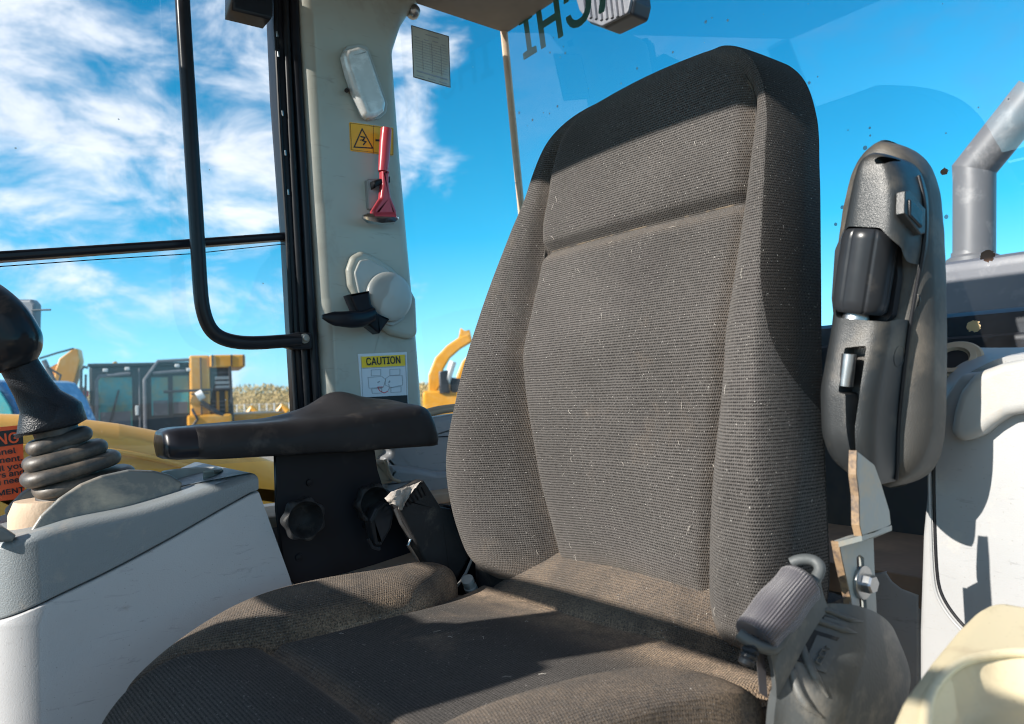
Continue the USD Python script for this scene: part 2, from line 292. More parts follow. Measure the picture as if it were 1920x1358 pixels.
M['webbing'] = usdkit.material(stage, '/World/Looks/belt_webbing', {
    'uv': ('uvmap', {'attribute': 'st'}), 'w': ('wave_texture', {'wave_type': 'bands', 'bands_direction': 'y', 'scale': 150.0, 'distortion': .3}),
    'w2': ('wave_texture', {'wave_type': 'bands', 'bands_direction': 'x', 'scale': 320.0, 'distortion': .4}), 'ad': ('math', {'math_type': 'add'}),
    'c': ('rgb_ramp', {'ramp': [(0.0, (.014, .012, .018)), (1.0, (.055, .045, .056))]}), 'b': ('bump', {'strength': .6, 'distance': .0008}),
    'p': ('principled_bsdf', {'roughness': .42, 'sheen_weight': .2})},
    [('uv.UV', 'w.vector'), ('uv.UV', 'w2.vector'), ('w.fac', 'ad.value1'), ('w2.fac', 'ad.value2'), ('w.fac', 'c.fac'), ('c.color', 'p.base_color'), ('ad.value', 'b.height'), ('b.normal', 'p.normal')], surface='p.BSDF')

def glass(name, tint=(1, 1, 1), film=.02, speck=.02, scale=60.0, dirt=(.5, .48, .45)):
    """A window pane: clear, mirroring by fresnel, with a thin film and specks of dirt."""
    return usdkit.material(stage, '/World/Looks/' + name, {
        'g': ('geometry', {}), 't': ('transparent_bsdf', {'color': tint}), 's': ('glossy_bsdf', {'roughness': .0, 'color': (1, 1, 1)}), 'lw': ('layer_weight', {'blend': .5}), 'p5': ('math', {'math_type': 'power', 'value2': 5.0}), 'fr': ('math', {'math_type': 'multiply_add', 'value2': .90, 'value3': .055}),
        'm': ('mix_closure', {}), 'd': ('diffuse_bsdf', {'color': dirt}),
        'v': ('voronoi_texture', {'scale': scale, 'randomness': 1.0}), 'n': ('noise_texture', {'scale': 5.0, 'detail': 5.0, 'roughness': .6}),
        'nw': ('noise_texture', {'scale': 160.0, 'detail': 2.0}), 'sub': ('math', {'math_type': 'multiply_add', 'value2': .12, 'value3': 0.0}),
        'sep': ('separate_color', {}), 'th': ('math', {'math_type': 'multiply', 'value2': .30}), 'lt': ('math', {'math_type': 'less_than'}),
        'pick': ('math', {'math_type': 'greater_than', 'value2': 1 - speck}), 'both': ('math', {'math_type': 'multiply'}), 'sp': ('math', {'math_type': 'multiply', 'value2': .75}),
        'fl': ('map_range', {'from_min': .35, 'from_max': .8, 'to_min': film * .3, 'to_max': film * 1.8, 'clamp': True}), 'mx': ('math', {'math_type': 'maximum'}), 'out': ('mix_closure', {})},
        [('lw.facing', 'p5.value1'), ('p5.value', 'fr.value1'), ('fr.value', 'm.fac'), ('t.BSDF', 'm.closure1'), ('s.BSDF', 'm.closure2'), ('g.position', 'v.vector'), ('g.position', 'n.vector'), ('g.position', 'nw.vector'),
         ('nw.fac', 'sub.value1'), ('v.distance', 'sub.value3'), ('v.color', 'sep.color'), ('sep.g', 'th.value1'), ('sub.value', 'lt.value1'), ('th.value', 'lt.value2'),
         ('sep.r', 'pick.value1'), ('lt.value', 'both.value1'), ('pick.value', 'both.value2'), ('both.value', 'sp.value1'), ('n.fac', 'fl.value'), ('sp.value', 'mx.value1'), ('fl.result', 'mx.value2'),
         ('mx.value', 'out.fac'), ('m.closure', 'out.closure1'), ('d.BSDF', 'out.closure2')], surface='out.closure')
M['glass_clean'] = glass('clean_window_glass', film=.018, speck=.03)
M['glass_dusty'] = glass('dusty_window_glass', (.95, .97, 1.0), film=.045, speck=.14, scale=34)
M['glass_rear'] = glass('rear_window_glass', (.95, .97, 1.0), film=.03, speck=.28, scale=85, dirt=(.32, .32, .34))

def fabric(name, lo, hi, dust, dlo=.5, dhi=.9, row=.0028, stitch=.0021, rib=.58, grain=.5):
    """Ribbed seat cloth: rows of stitches laid out in metres by the st coordinates, dusty in patches and where the dirt attribute says."""
    return usdkit.material(stage, '/World/Looks/' + name, {
        'uv': ('uvmap', {'attribute': 'st'}), 'g': ('geometry', {}),
        'wn': ('noise_texture', {'scale': 45.0, 'detail': 2.0}), 'wa': ('vector_math', {'math_type': 'multiply_add', 'vector2': (.0016, .0014, 0), 'vector3': (0, 0, 0)}),
        'sx': ('separate_xyz', {}), 'ph': ('math', {'math_type': 'multiply', 'value2': 2 * math.pi / row}), 'si': ('math', {'math_type': 'sine'}), 'ri': ('math', {'math_type': 'multiply_add', 'value2': .5, 'value3': .5}),
        'off': ('vector_math', {'math_type': 'add', 'vector2': (0, -row * .25, 0)}),
        'br': ('brick_texture', {'scale': 1.0, 'brick_width': stitch, 'row_height': row, 'mortar_size': row * .3, 'mortar_smooth': 1.0, 'offset': .5, 'color1': (.30, .30, .30), 'color2': (1, 1, 1), 'mortar': (.05, .05, .05)}),
        'nf': ('noise_texture', {'scale': 1100.0, 'detail': 2.0, 'roughness': .7}),
        'h1': ('math', {'math_type': 'multiply_add', 'value2': -(1 - rib), 'value3': 1 - rib}), 'h2': ('math', {'math_type': 'multiply_add', 'value2': rib, 'value3': 0.0}), 'h3': ('math', {'math_type': 'multiply_add', 'value2': grain, 'value3': 0.0}),
        'bw': ('rgb_to_bw', {}), 't1': ('math', {'math_type': 'multiply_add', 'value2': .30, 'value3': 0.0}), 't2': ('math', {'math_type': 'multiply_add', 'value2': .40, 'value3': 0.0}), 't3': ('math', {'math_type': 'multiply_add', 'value2': .5, 'value3': 0.0}),
        'cr': ('rgb_ramp', {'ramp': [(.28, lo), (.66, tuple(.4 * a + .6 * b for a, b in zip(lo, hi))), (1.0, hi)]}),
        'nv': ('noise_texture', {'scale': 5.0, 'detail': 5.0, 'roughness': .6}), 'mv': ('map_range', {'from_min': .3, 'from_max': .7, 'to_min': .78, 'to_max': 1.22}), 'vv': ('mix_color', {'blend_type': 'multiply', 'fac': 1.0}),
        'nd': ('noise_texture', {'scale': 9.0, 'detail': 9.0, 'roughness': .7, 'distortion': .4}), 'md': ('map_range', {'from_min': dlo, 'from_max': dhi, 'to_min': 0.0, 'to_max': .8, 'clamp': True}),
        'at': ('attribute', {'attribute': 'dirt'}), 'np': ('noise_texture', {'scale': 22.0, 'detail': 5.0, 'roughness': .65}), 'mp': ('map_range', {'from_min': .32, 'from_max': .62, 'to_min': .35, 'to_max': 1.25, 'clamp': True}), 'ap': ('math', {'math_type': 'multiply'}), 'dm': ('math', {'math_type': 'maximum'}),
        'ng': ('noise_texture', {'scale': 520.0, 'detail': 3.0, 'roughness': .75}), 'gm': ('map_range', {'from_min': .36, 'from_max': .60, 'to_min': .15, 'to_max': 1.0, 'clamp': True}), 'dg': ('math', {'math_type': 'multiply', 'use_clamp': True}),
        'xd': ('mix_color', {'b': dust}),
        'nl': ('noise_texture', {'scale': 620.0, 'detail': 1.0}), 'ml': ('map_range', {'from_min': .735, 'from_max': .77, 'to_min': 0.0, 'to_max': .7, 'clamp': True}), 'xl': ('mix_color', {'b': (.5, .47, .43)}),
        'b': ('bump', {'strength': 1.0, 'distance': .0013}), 'p': ('principled_bsdf', {'roughness': .95, 'specular_ior_level': .08, 'sheen_weight': .12, 'sheen_roughness': .45, 'sheen_tint': (.8, .75, .7)})},
        [('g.position', 'wn.vector'), ('wn.color', 'wa.vector1'), ('uv.UV', 'wa.vector3'), ('wa.vector', 'sx.vector'), ('sx.y', 'ph.value1'), ('ph.value', 'si.value1'), ('si.value', 'ri.value1'),
         ('wa.vector', 'off.vector1'), ('off.vector', 'br.vector'), ('g.position', 'nf.vector'),
         ('br.fac', 'h1.value1'), ('ri.value', 'h2.value1'), ('h1.value', 'h2.value3'), ('nf.fac', 'h3.value1'), ('h2.value', 'h3.value3'),
         ('br.color', 'bw.color'), ('bw.val', 't1.value1'), ('ri.value', 't2.value1'), ('t1.value', 't2.value3'), ('nf.fac', 't3.value1'), ('t2.value', 't3.value3'), ('t3.value', 'cr.fac'),
         ('g.position', 'nv.vector'), ('nv.fac', 'mv.value'), ('cr.color', 'vv.a'), ('mv.result', 'vv.b'),
         ('g.position', 'nd.vector'), ('nd.fac', 'md.value'), ('g.position', 'np.vector'), ('np.fac', 'mp.value'), ('at.fac', 'ap.value1'), ('mp.result', 'ap.value2'), ('md.result', 'dm.value1'), ('ap.value', 'dm.value2'),
         ('g.position', 'ng.vector'), ('ng.fac', 'gm.value'), ('gm.result', 'dg.value1'), ('dm.value', 'dg.value2'),
         ('dg.value', 'xd.fac'), ('vv.result', 'xd.a'), ('g.position', 'nl.vector'), ('nl.fac', 'ml.value'), ('ml.result', 'xl.fac'), ('xd.result', 'xl.a'), ('xl.result', 'p.base_color'),
         ('h3.value', 'b.height'), ('b.normal', 'p.normal')], surface='p.BSDF')
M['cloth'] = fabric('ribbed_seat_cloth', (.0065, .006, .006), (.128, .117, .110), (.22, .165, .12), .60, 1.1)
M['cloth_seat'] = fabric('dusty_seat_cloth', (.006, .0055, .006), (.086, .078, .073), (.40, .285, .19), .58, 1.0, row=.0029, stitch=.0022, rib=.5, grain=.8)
M['cloth_side'] = fabric('dark_side_cloth', (.004, .004, .004), (.036, .033, .031), (.16, .12, .09), .60, 1.1)  # darker tone for the upper side of the right bolster

# ---------------------------------------------------------------- ground and far land
def ground():
    r = np.r_[0, np.geomspace(6, 900, 26)]; q = np.linspace(0, 2 * np.pi, 72, endpoint=False)
    P = A([[[a * math.cos(t), a * math.sin(t), 0.] for t in q] for a in r])
    P[..., 2] = (meshkit.fbm(P * .12, 3, 3) - .5) * .16
    part('ground', tm(P.reshape(-1, 3), gridfaces(len(r), len(q), True)), M['ground'], smooth=True, label='bare gravel yard the machines stand on', category='ground', kind='structure')
ground()

# ---------------------------------------------------------------- the cab shell
WALL = -.515                                   # inner face of the right wall's glass
def rear_f(z): return -.24 - .12 * (.656 - z)  # the rear glass leans out towards its foot (z above the eye)
cab = thing('excavator_cab', 'grey plastic excavator cab interior with black window frame and big rear window', 'cab', (0, 0, EYE))
# headliner: underside at .66, cut by the right wall and the rear glass
hl = plate([[-.245, -.507], [-.245, .52], [.745, .52], [.745, -.507]], (0, 0, EYE + .66), (1, 0, 0), (0, 1, 0), (0, 0, 1), 0, .07, .004)
part('ceiling', hl, M['headliner'], cab)
# right rear pillar: inner face drawn on the plane l = -.495, with rounded edges
pil = [(742, 95), (747, 170), (757, 300), (772, 470), (788, 640), (800, 800), (806, 900), (640, 900), (622, 880), (612, 770), (600, 560), (588, 380), (575, 170), (566, 20), (560, -60), (815, -60), (800, -8), (778, 14), (758, 45)]
q = wall_poly(pil, -.495)
pp = smooth2(q, .024)
part('pillar', plate(pp, (0, -.56, EYE * 0), *XZ, 0, .065, .019, 6), M['pillar'], cab, smooth=50)
# black frame of the right window, drawn as three mouldings side by side
fr = [(514, -60), (512, 0), (520, 180), (531, 330), (540, 450), (548, 600), (560, 800), (612, 800), (606, 620), (592, 420), (578, 200), (566, 0), (562, -60)]
part('window_frame', on_wall(fr, -.546, .031, .006), M['frame'], cab)
part('frame_rib', tube([on_y(x, y, -.513) for x, y in [(533, -60), (537, 60), (546, 250), (556, 430), (566, 600), (578, 790)]], .0055, 12), M['gasket'], cab)
part('frame_rib', tube([on_y(x, y, -.511) for x, y in [(550, -60), (553, 60), (564, 250), (575, 430), (584, 600), (596, 790)]], .0075, 12), M['frame'], cab)
part('glass_seal', tube([on_y(x, y, -.516) for x, y in [(514, -60), (517, 60), (526, 250), (538, 430), (545, 600), (556, 790)]], .0032, 10), M['gasket'], cab)
for k in range(9):
    a, b = on_y(519 + k * 2.6, 60 + k * 37, -.513), on_y(520 + k * 2.6, 70 + k * 37, -.513)
    if k in (0, 1, 4, 6, 8): part('seal_clip', tube([a, b], .0016, 8), M['steel'], cab)
# horizontal sash bar and the two panes
part('sash_bar', on_wall([(-260, 515), (-260, 492), (0, 470), (330, 449), (545, 434), (548, 448), (330, 465), (0, 489)], -.545, .02, .004), M['frame'], cab)
part('sash_line', tube([on_y(x, y, -.533) for x, y in [(-200, 520), (0, 500), (180, 487), (360, 476), (540, 457)]], .0007, 6), M['gasket'], cab)
def pane_wall(px, l): q = wall_poly(px, l); return tm([[a, l, b] for a, b in q], capfaces(q))
part('upper_pane', pane_wall([(-700, -500), (-700, 500), (0, 478), (530, 440), (505, -500)], -.540), M['glass_clean'], cab)
part('lower_pane', pane_wall([(-700, 510), (-700, 1000), (0, 900), (560, 860), (535, 442), (0, 480)], -.548), M['glass_dusty'], cab)
# the rear right corner: quarter pane, corner seal, rear pane
ct, cb = on_x(945, 60, rear_f(.66)), on_x(978, 400, rear_f(.315))
ax = (cb - ct) / np.linalg.norm(cb - ct); foot = ct + ax * (.66 + .17) / abs(ax[2]); head = ct - ax * .05
part('corner_seal', tube([head, ct, cb, foot], .0068, 12), M['tan'], cab)
def pane4(a, b, c, d, t, n):
    return grid([[a, b], [d, c]])
q0, q1 = A([-.02, -.515, EYE + .70]), A([-.06, -.515, EYE - .13])
part('quarter_pane', pane4(head, q0, q1, foot, .004, (0, -1, 0)), M['glass_clean'], cab)
rt, rb = A([rear_f(.70), .56, EYE + .70]), A([rear_f(-.15), .56, EYE - .15])
part('rear_pane', pane4(head, rt, rb, foot, .004, (-1, 0, 0)), M['glass_rear'], cab)
# the rest of the shell, mostly out of the picture: right sill, front posts, roof rim, rear wall, floor
part('right_sill', box((-.30, -.60, EYE - .75), (.95, -.545, EYE - .165), .006), M['dark_wall'], cab)
part('rear_wall', box((-.40, -.60, EYE - .75), (-.335, .50, EYE - .11), .006), M['dark_wall'], cab)
part('front_post', tube([[.74, -.54, EYE + .66], [.95, -.55, EYE + .2], [1.0, -.55, EYE - .7]], .03, 12), M['frame'], cab)
part('front_post', tube([[.74, .50, EYE + .66], [.95, .52, EYE + .2], [1.0, .52, EYE - .7]], .03, 12), M['frame'], cab)
part('floor', box((-.34, -.545, EYE - .80), (1.0, .50, EYE - .745), .004), M['floor'], cab)

# ---------------------------------------------------------------- the seat
seat = thing('operator_seat', 'dark grey ribbed cloth operator seat with a tall backrest and a raised left armrest', 'seat', (0, 0, EYE - .75))
def dirt_part(name, me, material, parent, uv, dirt, **k):
    path = part(name, me, material, parent, uv=uv, **k)
    UsdGeom.PrimvarsAPI(stage.GetPrimAtPath(path)).CreatePrimvar('dirt', Sdf.ValueTypeNames.FloatArray, 'vertex').Set(list(map(float, dirt)))
    return path
def pch(x, y): return PchipInterpolator(x, y)
ZB = [-.24, -.20, -.15, -.10, 0., .10, .20, .27, .30, .33, .35, .364]
WL_ = pch(ZB, [.225, .262, .276, .278, .262, .237, .213, .194, .182, .164, .138, .09])
WR_ = pch(ZB, [.184, .214, .226, .229, .221, .209, .191, .174, .162, .137, .106, .068])
W_ = WR_
w_ = pch([-.24, -.2, -.09, .03, .17, .26, .31, .364], [.110, .113, .133, .150, .153, .152, .134, .055])
fp_ = pch([-.24, -.2, -.09, .03, .10, .17, .26, .364], [.016, .022, .034, .036, .016, -.006, -.020, -.032])
fb_ = pch([-.24, -.2, -.1, 0., .1, .2, .26, .364], [.066, .076, .090, .074, .046, .008, -.016, -.034])
def bottom_arch(l): return .016 * np.exp(-(l / .10) ** 2) + .008 * (1 - (l / .2) ** 2)
def back_front(l, z):
    """The backrest's front surface: x for given y and height."""
    W, w, fp, fb = np.where(l < 0, WL_(z), WR_(z)), w_(z), fp_(z), fb_(z); a = np.abs(l)
    # centre panel, slightly crowned; bolster crest; rounded side
    cen = fp + .006 * (1 - (a / w) ** 2)
    t = np.clip((a - w) / np.maximum(W - w, .02), 0, 1)
    bol = fp + (fb - fp) * np.sin(np.clip(t / .58, 0, 1) * np.pi / 2) ** 1.1
    e0 = np.where(l > 0, .76, .58); e = np.clip((t - e0) / (1 - e0), 0, 1); bol = bol - (.085 - .006 * (l > 0)) * (1 - np.maximum(0, 1 - e ** 2.4) ** .5)
    f = np.where(a < w, cen, bol)
    f = f - .0115 * np.exp(-((a - w) / .0075) ** 2) * np.clip((.335 - z) / .05, 0, 1)                                  # seams between panel and bolsters
    f = f - np.where(a < w, .014 * np.exp(-((z - .170) / .007) ** 2), 0)              # crease under the head panel
    f = f + np.where(a < w, .006 * np.exp(-((z - .205) / .03) ** 2), 0)
    # top and bottom edges roll back
    top = np.clip((z - .292) / .072, 0, 1); f = f - .062 * (1 - np.sqrt(np.maximum(0, 1 - top ** 2.4)))
    bot = np.clip((-.19 - z) / .05, 0, 1); f = f - .035 * (1 - np.sqrt(np.maximum(0, 1 - bot ** 2.2)))
    return f
NB = 150
zrows = np.unique(np.r_[np.linspace(-.24, .17, 90), np.linspace(.17, .31, 34), .364 - .054 * np.cos(np.linspace(0, np.pi / 2, 30))])
CREST = pch([-.24, -.03, .05, .10, .30, .364], [.9999, .9999, .88, .82, .80, .78])
def back_band(s0, s1, rows, n, lo=None):
    P, uv, dirt = [], [], []
    for z in rows:
        w = float(w_(z)); W1 = float(WR_(z)); e = {'-W': -float(WL_(z)), '-w': -w, 'w': w, 'W': W1, 'C': w + (W1 - w) * float(CREST(z))}; a, b = e[s0], e[s1]
        t = np.linspace(0, 1, n)
        if s0 == '-W': t = 1 - (1 - t) ** 1.0; t = 1 - np.cos(t * np.pi / 2) if False else t ** 1.6
        if s1 in 'WC': t = 1 - (1 - t) ** 1.7
        l = a + (b - a) * t; f = back_front(l, np.full(n, z))
        zz = z + bottom_arch(l) * np.clip((.10 - z) / .335, 0, 1) ** 3
        row = np.stack([f, l, EYE + zz], 1); P.append(row)
        mid = 0 if s0 in 'wC' else (n - 1 if s1 == '-w' else n // 2)
        cum = np.r_[0, np.cumsum(np.linalg.norm(np.diff(row, axis=0), axis=1))]; uv.append(np.stack([cum - cum[mid] + 5, np.full(n, 0.0)], 1))
        near = np.exp(-((np.abs(l) - w) / .010) ** 2) * .22 + np.exp(-((z + .24) / .03) ** 2) * .5
        if s0 == '-w': near = near + .22 * np.exp(-((z - .163) / .006) ** 2)
        dirt.append(np.clip(near, 0, 1))
    P = A(P); uv = A(uv)
    vc = np.cumsum(np.r_[0, np.linalg.norm(np.diff(P[:, n // 2], axis=0), axis=1)]); uv[..., 1] = vc[:, None]
    return P, uv.reshape(-1, 2), A(dirt).ravel()
def back_mesh(s0, s1, rows, n):
    P, uv, d = back_band(s0, s1, rows, n); g = grid(P)
    if g.face_normals[:, 0].mean() < 0: g.invert()
    return g, uv, d
# the shell behind (first, so that the panels are its sub-parts)
ring = []
zz = np.linspace(-.20, .350, 40)
for dep in (0.0, .5, 1.0):
    o = []
    for sgn, zs in ((1, zz), (-1, zz[::-1])):
        for z in zs:
            W0 = float((WR_ if sgn > 0 else WL_)(z)); W = W0 - .004 - .030 * dep ** 2; o.append([float(back_front(A([sgn * W0]), A([z]))[0]) + .004 - dep * .040, sgn * W, EYE + z])
    ring.append(o)
shell = loft(ring)
backrest = part('backrest', shell, M['dust_black'], seat, smooth=50)
cr = int(np.argmin(np.abs(zrows - .17)))
for nm, s0, s1, rows, n in (('bolster', '-W', '-w', zrows, 46), ('bolster', 'w', 'C', zrows, 56), ('bolster_side', 'C', 'W', zrows, 30), ('centre_panel', '-w', 'w', zrows[:cr + 1], 70), ('head_panel', '-w', 'w', zrows[cr:], 70)):
    g, uv, d = back_mesh(s0, s1, rows, n)
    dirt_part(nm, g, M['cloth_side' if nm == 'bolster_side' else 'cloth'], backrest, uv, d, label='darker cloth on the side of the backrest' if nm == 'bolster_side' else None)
def seam_line(sgn, z0, z1, r=.0011):
    z = np.linspace(z0, z1, 60); return tube([[float(back_front(A([sgn * w_(a)]), A([a]))[0]) + .0005, sgn * float(w_(a)), EYE + a + float(bottom_arch(w_(a))) * max(0, (.10 - a) / .335) ** 3] for a in z], r, 6)
M['thread'] = mat('dusty_seam_thread', (.035, .03, .026), .9, .3, 60, dust=(.20, .145, .09), dscale=30, dlo=.5, dhi=.75)
for sg in (-1, 1): part('seam', seam_line(sg, -.22, .30), M['thread'], backrest)
l = np.linspace(-.150, .150, 50)
part('seam', tube([[float(back_front(A([a]), A([.17]))[0]) + .0005, a, EYE + .17] for a in l], .0011, 6), M['thread'], backrest)

part('recliner', box((-.075, -.25, EYE - .36), (.045, -.17, EYE - .205), .012), M['dust_black'], seat)  # added dark blocks in place of the shaded gap under the backrest
part('recliner', box((-.075, .13, EYE - .36), (.03, .20, EYE - .20), .012), M['dust_black'], seat)
sc_ = wall_poly([(832, 945), (905, 960), (940, 1115), (850, 1118), (836, 1060)], -.285)
part('side_cover', plate(smooth2(sc_, .004), (0, -.30, 0), *XZ, 0, .015, .003), M['black'], seat)  # added black plate in place of the dark gap beside the backrest
# low pad between backrest and cushion
def strip():
    P, uv, dirt = [], [], []
    s = np.linspace(0, 1, 40); L = np.linspace(-.205, .20, 70)
    for t in s:
        row = []
        for l in L:
            z = -.199 - .054 * t + .010 * (1 - (l / .2) ** 2) - .02 * (abs(l) / .225) ** 3; x = .010 + .070 * t - .26 * max(0, l) ** 1.15 * t + .012 * math.sin(t * math.pi) - .03 * (abs(l) / .225) ** 4
            row.append([x, l, EYE + z])
        P.append(row)
    P = A(P); u = np.tile(L[None, :], (40, 1)) + 5; v = np.tile((s * .09)[:, None], (1, 70))
    d = np.tile((.25 + .75 * np.exp(-((s - 1) / .25) ** 2))[:, None], (1, 70)) * 1.0
    g = slab(P, (-.03, 0, -.01)); n = P.shape[0] * P.shape[1]
    return g, np.vstack([np.stack([u, v], -1).reshape(-1, 2)] * 2), np.r_[d.ravel(), d.ravel()]
g, uv, d = strip()
dirt_part('lower_back_pad', g, M['cloth_seat'], seat, uv, d)

# cushion: a base body, a centre panel, a front panel and two bolsters
FM, FE = .352, .50
def cush_h(f, l):
    a = np.abs(l); z = np.full(np.broadcast(f, l).shape, -.232)
    z = z - .010 * np.clip((.20 - f) / .13, 0, 1) + .004 * np.cos(l / .145 * np.pi / 2)
    fr_ = np.clip((f - FM) / .03, 0, 1); z = z + .009 * np.sin(np.clip((f - FM) / .10, 0, 1) * np.pi / 2)
    z = z - .008 * np.exp(-((f - FM) / .008) ** 2)
    e = np.clip((f - .40) / (FE - .40), 0, 1); z = z - .085 * (1 - np.sqrt(np.maximum(0, 1 - e ** 2.2)))
    return z
def cush_panel(f0, f1, nl, nf, lw):
    F = np.linspace(f0, f1, nf); T = np.linspace(-1, 1, nl); P, D = [], []
    for f in F:
        l = T * lw(f); z = cush_h(np.full(nl, f), l) - .016 * np.exp(-((1 - np.abs(T)) / .05) ** 2)
        P.append(np.stack([np.full(nl, f), l, EYE + z], 1))
        D.append(np.clip(.9 * np.exp(-((f - .075) / .045) ** 2) + .55 * np.exp(-((1 - np.abs(T)) / .06) ** 2) + .4 * np.exp(-((f - FM) / .01) ** 2), 0, 1))
    P = A(P); sl = np.r_[0, np.cumsum(np.linalg.norm(np.diff(P[:, nl // 2], axis=0), axis=1))]
    uv = np.stack([P[..., 1] + 5, np.tile(sl[:, None], (1, nl))], -1).reshape(-1, 2)
    g = grid(P)
    if g.face_normals[:, 2].mean() < 0: g.invert()
    return g, uv, A(D).ravel()
def outer_ring(k, z):
    q = A(Polygon([[.02, -.23], [.10, -.262], [.46, -.268], [.54, -.20], [.545, .20], [.46, .268], [.10, .262], [.02, .23]]).buffer(-.03).buffer(.03 - k).exterior.coords)[:-1]
    return q, z
def base_body():
    q = A(Polygon([[.035, -.225], [.10, -.258], [.40, -.255], [.480, -.15], [.488, .15], [.42, .262], [.10, .258], [.035, .225]]).buffer(-.03).buffer(.03).exterior.coords)[:-1]
    return plate(q, (0, 0, EYE - .36), (1, 0, 0), (0, 1, 0), (0, 0, 1), 0, .103, .02, 4)
cushion = part('cushion', base_body(), M['dust_black'], seat, smooth=40)
lw = pch([.05, .12, .20, .30, .38, .44, .49, .545], [.235, .19, .150, .145, .154, .168, .168, .13])
g, uv, d = cush_panel(.055, FM, 90, 90, lw); dirt_part('centre_panel', g, M['cloth_seat'], cushion, uv, d)
g, uv, d = cush_panel(FM, FE, 90, 70, lw); dirt_part('front_panel', g, M['cloth_seat'], cushion, uv, d)
def cush_bolster(sg):
    nf, na = 110, 48; F0, F1 = (.072 if sg < 0 else .122), .468; P, D, U = [], [], []
    for t in np.linspace(0, 1, nf):
        f = F0 + (F1 - F0) * (.5 - .5 * math.cos(math.pi * t)) if True else 0
        x = (f - F0) / (F1 - F0)
        end = (1 - (1 - min(1, x / .20)) ** 2.4) ** .5 * (1 - max(0, (x - .62) / .38) ** 2.6) ** .5 if 0 < x < 1 else 0.0
        inner = float(lw(f)) - .012; outer = (.268 if sg < 0 else .258) - (.088 if sg < 0 else .062) * max(0, (x - .42) / .58) ** 2
        c, hw = (inner + outer) / 2, (outer - inner) / 2 * max(.03, end)
        c = c + .012 * max(0, 1 - x / .3)
        a = np.linspace(-np.pi * .5, np.pi * .5, na); row = []
        zc = -.262; top = -.204 - .004 * math.cos(x * 6) - .022 * max(0, (x - .55) / .45) ** 2
        h = (top - zc) * (.25 + .75 * end) if end > 0 else .004
        sa = np.sign(np.sin(a)) * np.abs(np.sin(a)) ** .8
        l_ = c + hw * sa; z_ = zc + h * np.abs(np.cos(a)) ** .62
        # the outer flank hangs further down than the inner one
        P.append(np.stack([np.full(na, f), sg * l_, EYE + z_ - np.where(sa > .6, (sa - .6) / .4, 0) * .035], 1))
        D.append(np.clip(.25 + .5 * np.exp(-(x / .12) ** 2) + np.exp(-((sa + 1) / .2) ** 2) * .5, 0, 1)); U.append(np.full(na, f))
    P = A(P); cum = np.concatenate([np.zeros((nf, 1)), np.cumsum(np.linalg.norm(np.diff(P, axis=1), axis=2), axis=1)], 1)
    uv = np.stack([np.tile(np.linspace(0, .6, nf)[:, None], (1, na)) * .8 + 3, cum], -1).reshape(-1, 2)
    g = grid(P)
    if g.face_normals[:, 2].mean() < 0: g.invert()
    return g, uv, A(D).ravel()
for sg in (-1, 1):
    g, uv, d = cush_bolster(sg); dirt_part('bolster', g, M['cloth_seat'], cushion, uv, d)
part('seat_base', box((.0, -.20, EYE - .745), (.46, .20, EYE - .362), .02), M['black'], seat)

# loose light fibres clinging to the cloth
def lint():
    rg = np.random.default_rng(21); ms = []
    for k in range(40):
        z = rg.uniform(-.2, .26); l = rg.uniform(-.13, .2); f = float(back_front(A([l]), A([z]))[0]) + .0012
        if k > 30: f_ = rg.uniform(.12, .34); l = rg.uniform(-.13, .13); p = A([f_, l, float(cush_h(A([f_]), A([l]))[0]) + .0015 + EYE]); n = A([0, 0, 1.])
        else: p = A([f, l, EYE + z]); n = A([1., 0, 0])
        t = rg.normal(size=3) * [.4, .6, 1.4]; t -= n * (t @ n); t /= np.linalg.norm(t); b = np.cross(n, t); L = rg.uniform(.003, .009)
        ms.append(tube([p - t * L / 2, p + b * L * rg.uniform(-.2, .2) + n * .0006, p + t * L / 2], rg.uniform(.0001, .00017), 4))
    return cat(*ms)
M['fibre'] = mat('pale_fibre', (.55, .50, .44), .8)
part('lint', lint(), M['fibre'], seat, kind='stuff')

# ---------------------------------------------------------------- things on the right wall
def wall_at(x, y, l=-.494): return on_y(x, y, l)
def mf(me):
    import manifold3d as m3
    me = trimesh.Trimesh(me.vertices, me.faces, process=True); me.merge_vertices()
    return m3.Manifold(m3.Mesh(np.asarray(me.vertices, np.float32), np.asarray(me.faces, np.uint32)))
def cut(me, *tools):
    a = mf(me)
    if a.is_empty(): return me
    for t in tools:
        b = mf(t)
        if not b.is_empty(): a = a - b
    k = a.to_mesh(); return tm(k.vert_properties[:, :3], k.tri_verts)
PF = -.495                                     # face of the pillar
def on_pillar(px, t, bevel=.001, r=None, lift=.0, seg=3):
    q = wall_poly(px, PF + t)
    if r: q = smooth2(q, r)
    return plate(q, (0, PF + lift, 0), *XZ, 0, t - lift, bevel, seg)

# interior lamp: a milky rounded lens over a pale base, with a small switch
lamp = thing('interior_lamp', 'long rounded milky interior lamp tilted on the grey pillar', 'lamp', wall_at(685, 155))
lens = [(642, 100), (648, 88), (672, 82), (690, 88), (727, 195), (724, 212), (712, 222), (694, 226), (684, 218), (662, 168), (650, 130)]
part('base', on_pillar(lens, .006, .001, .006), M['dome_plastic'], lamp)
q = smooth2(wall_poly(lens, PF + .02), .007)
g = plate(q * .94 + q.mean(0) * .06, (0, PF + .006, 0), *XZ, 0, .016, .0075, 5)
part('lens', g, M['lens'], lamp, smooth=60)
part('switch', tube([wall_at(652, 168, PF + .001), wall_at(651, 169, PF + .006), wall_at(650, 170, PF + .013)], .0035, 10), M['gasket'], lamp)

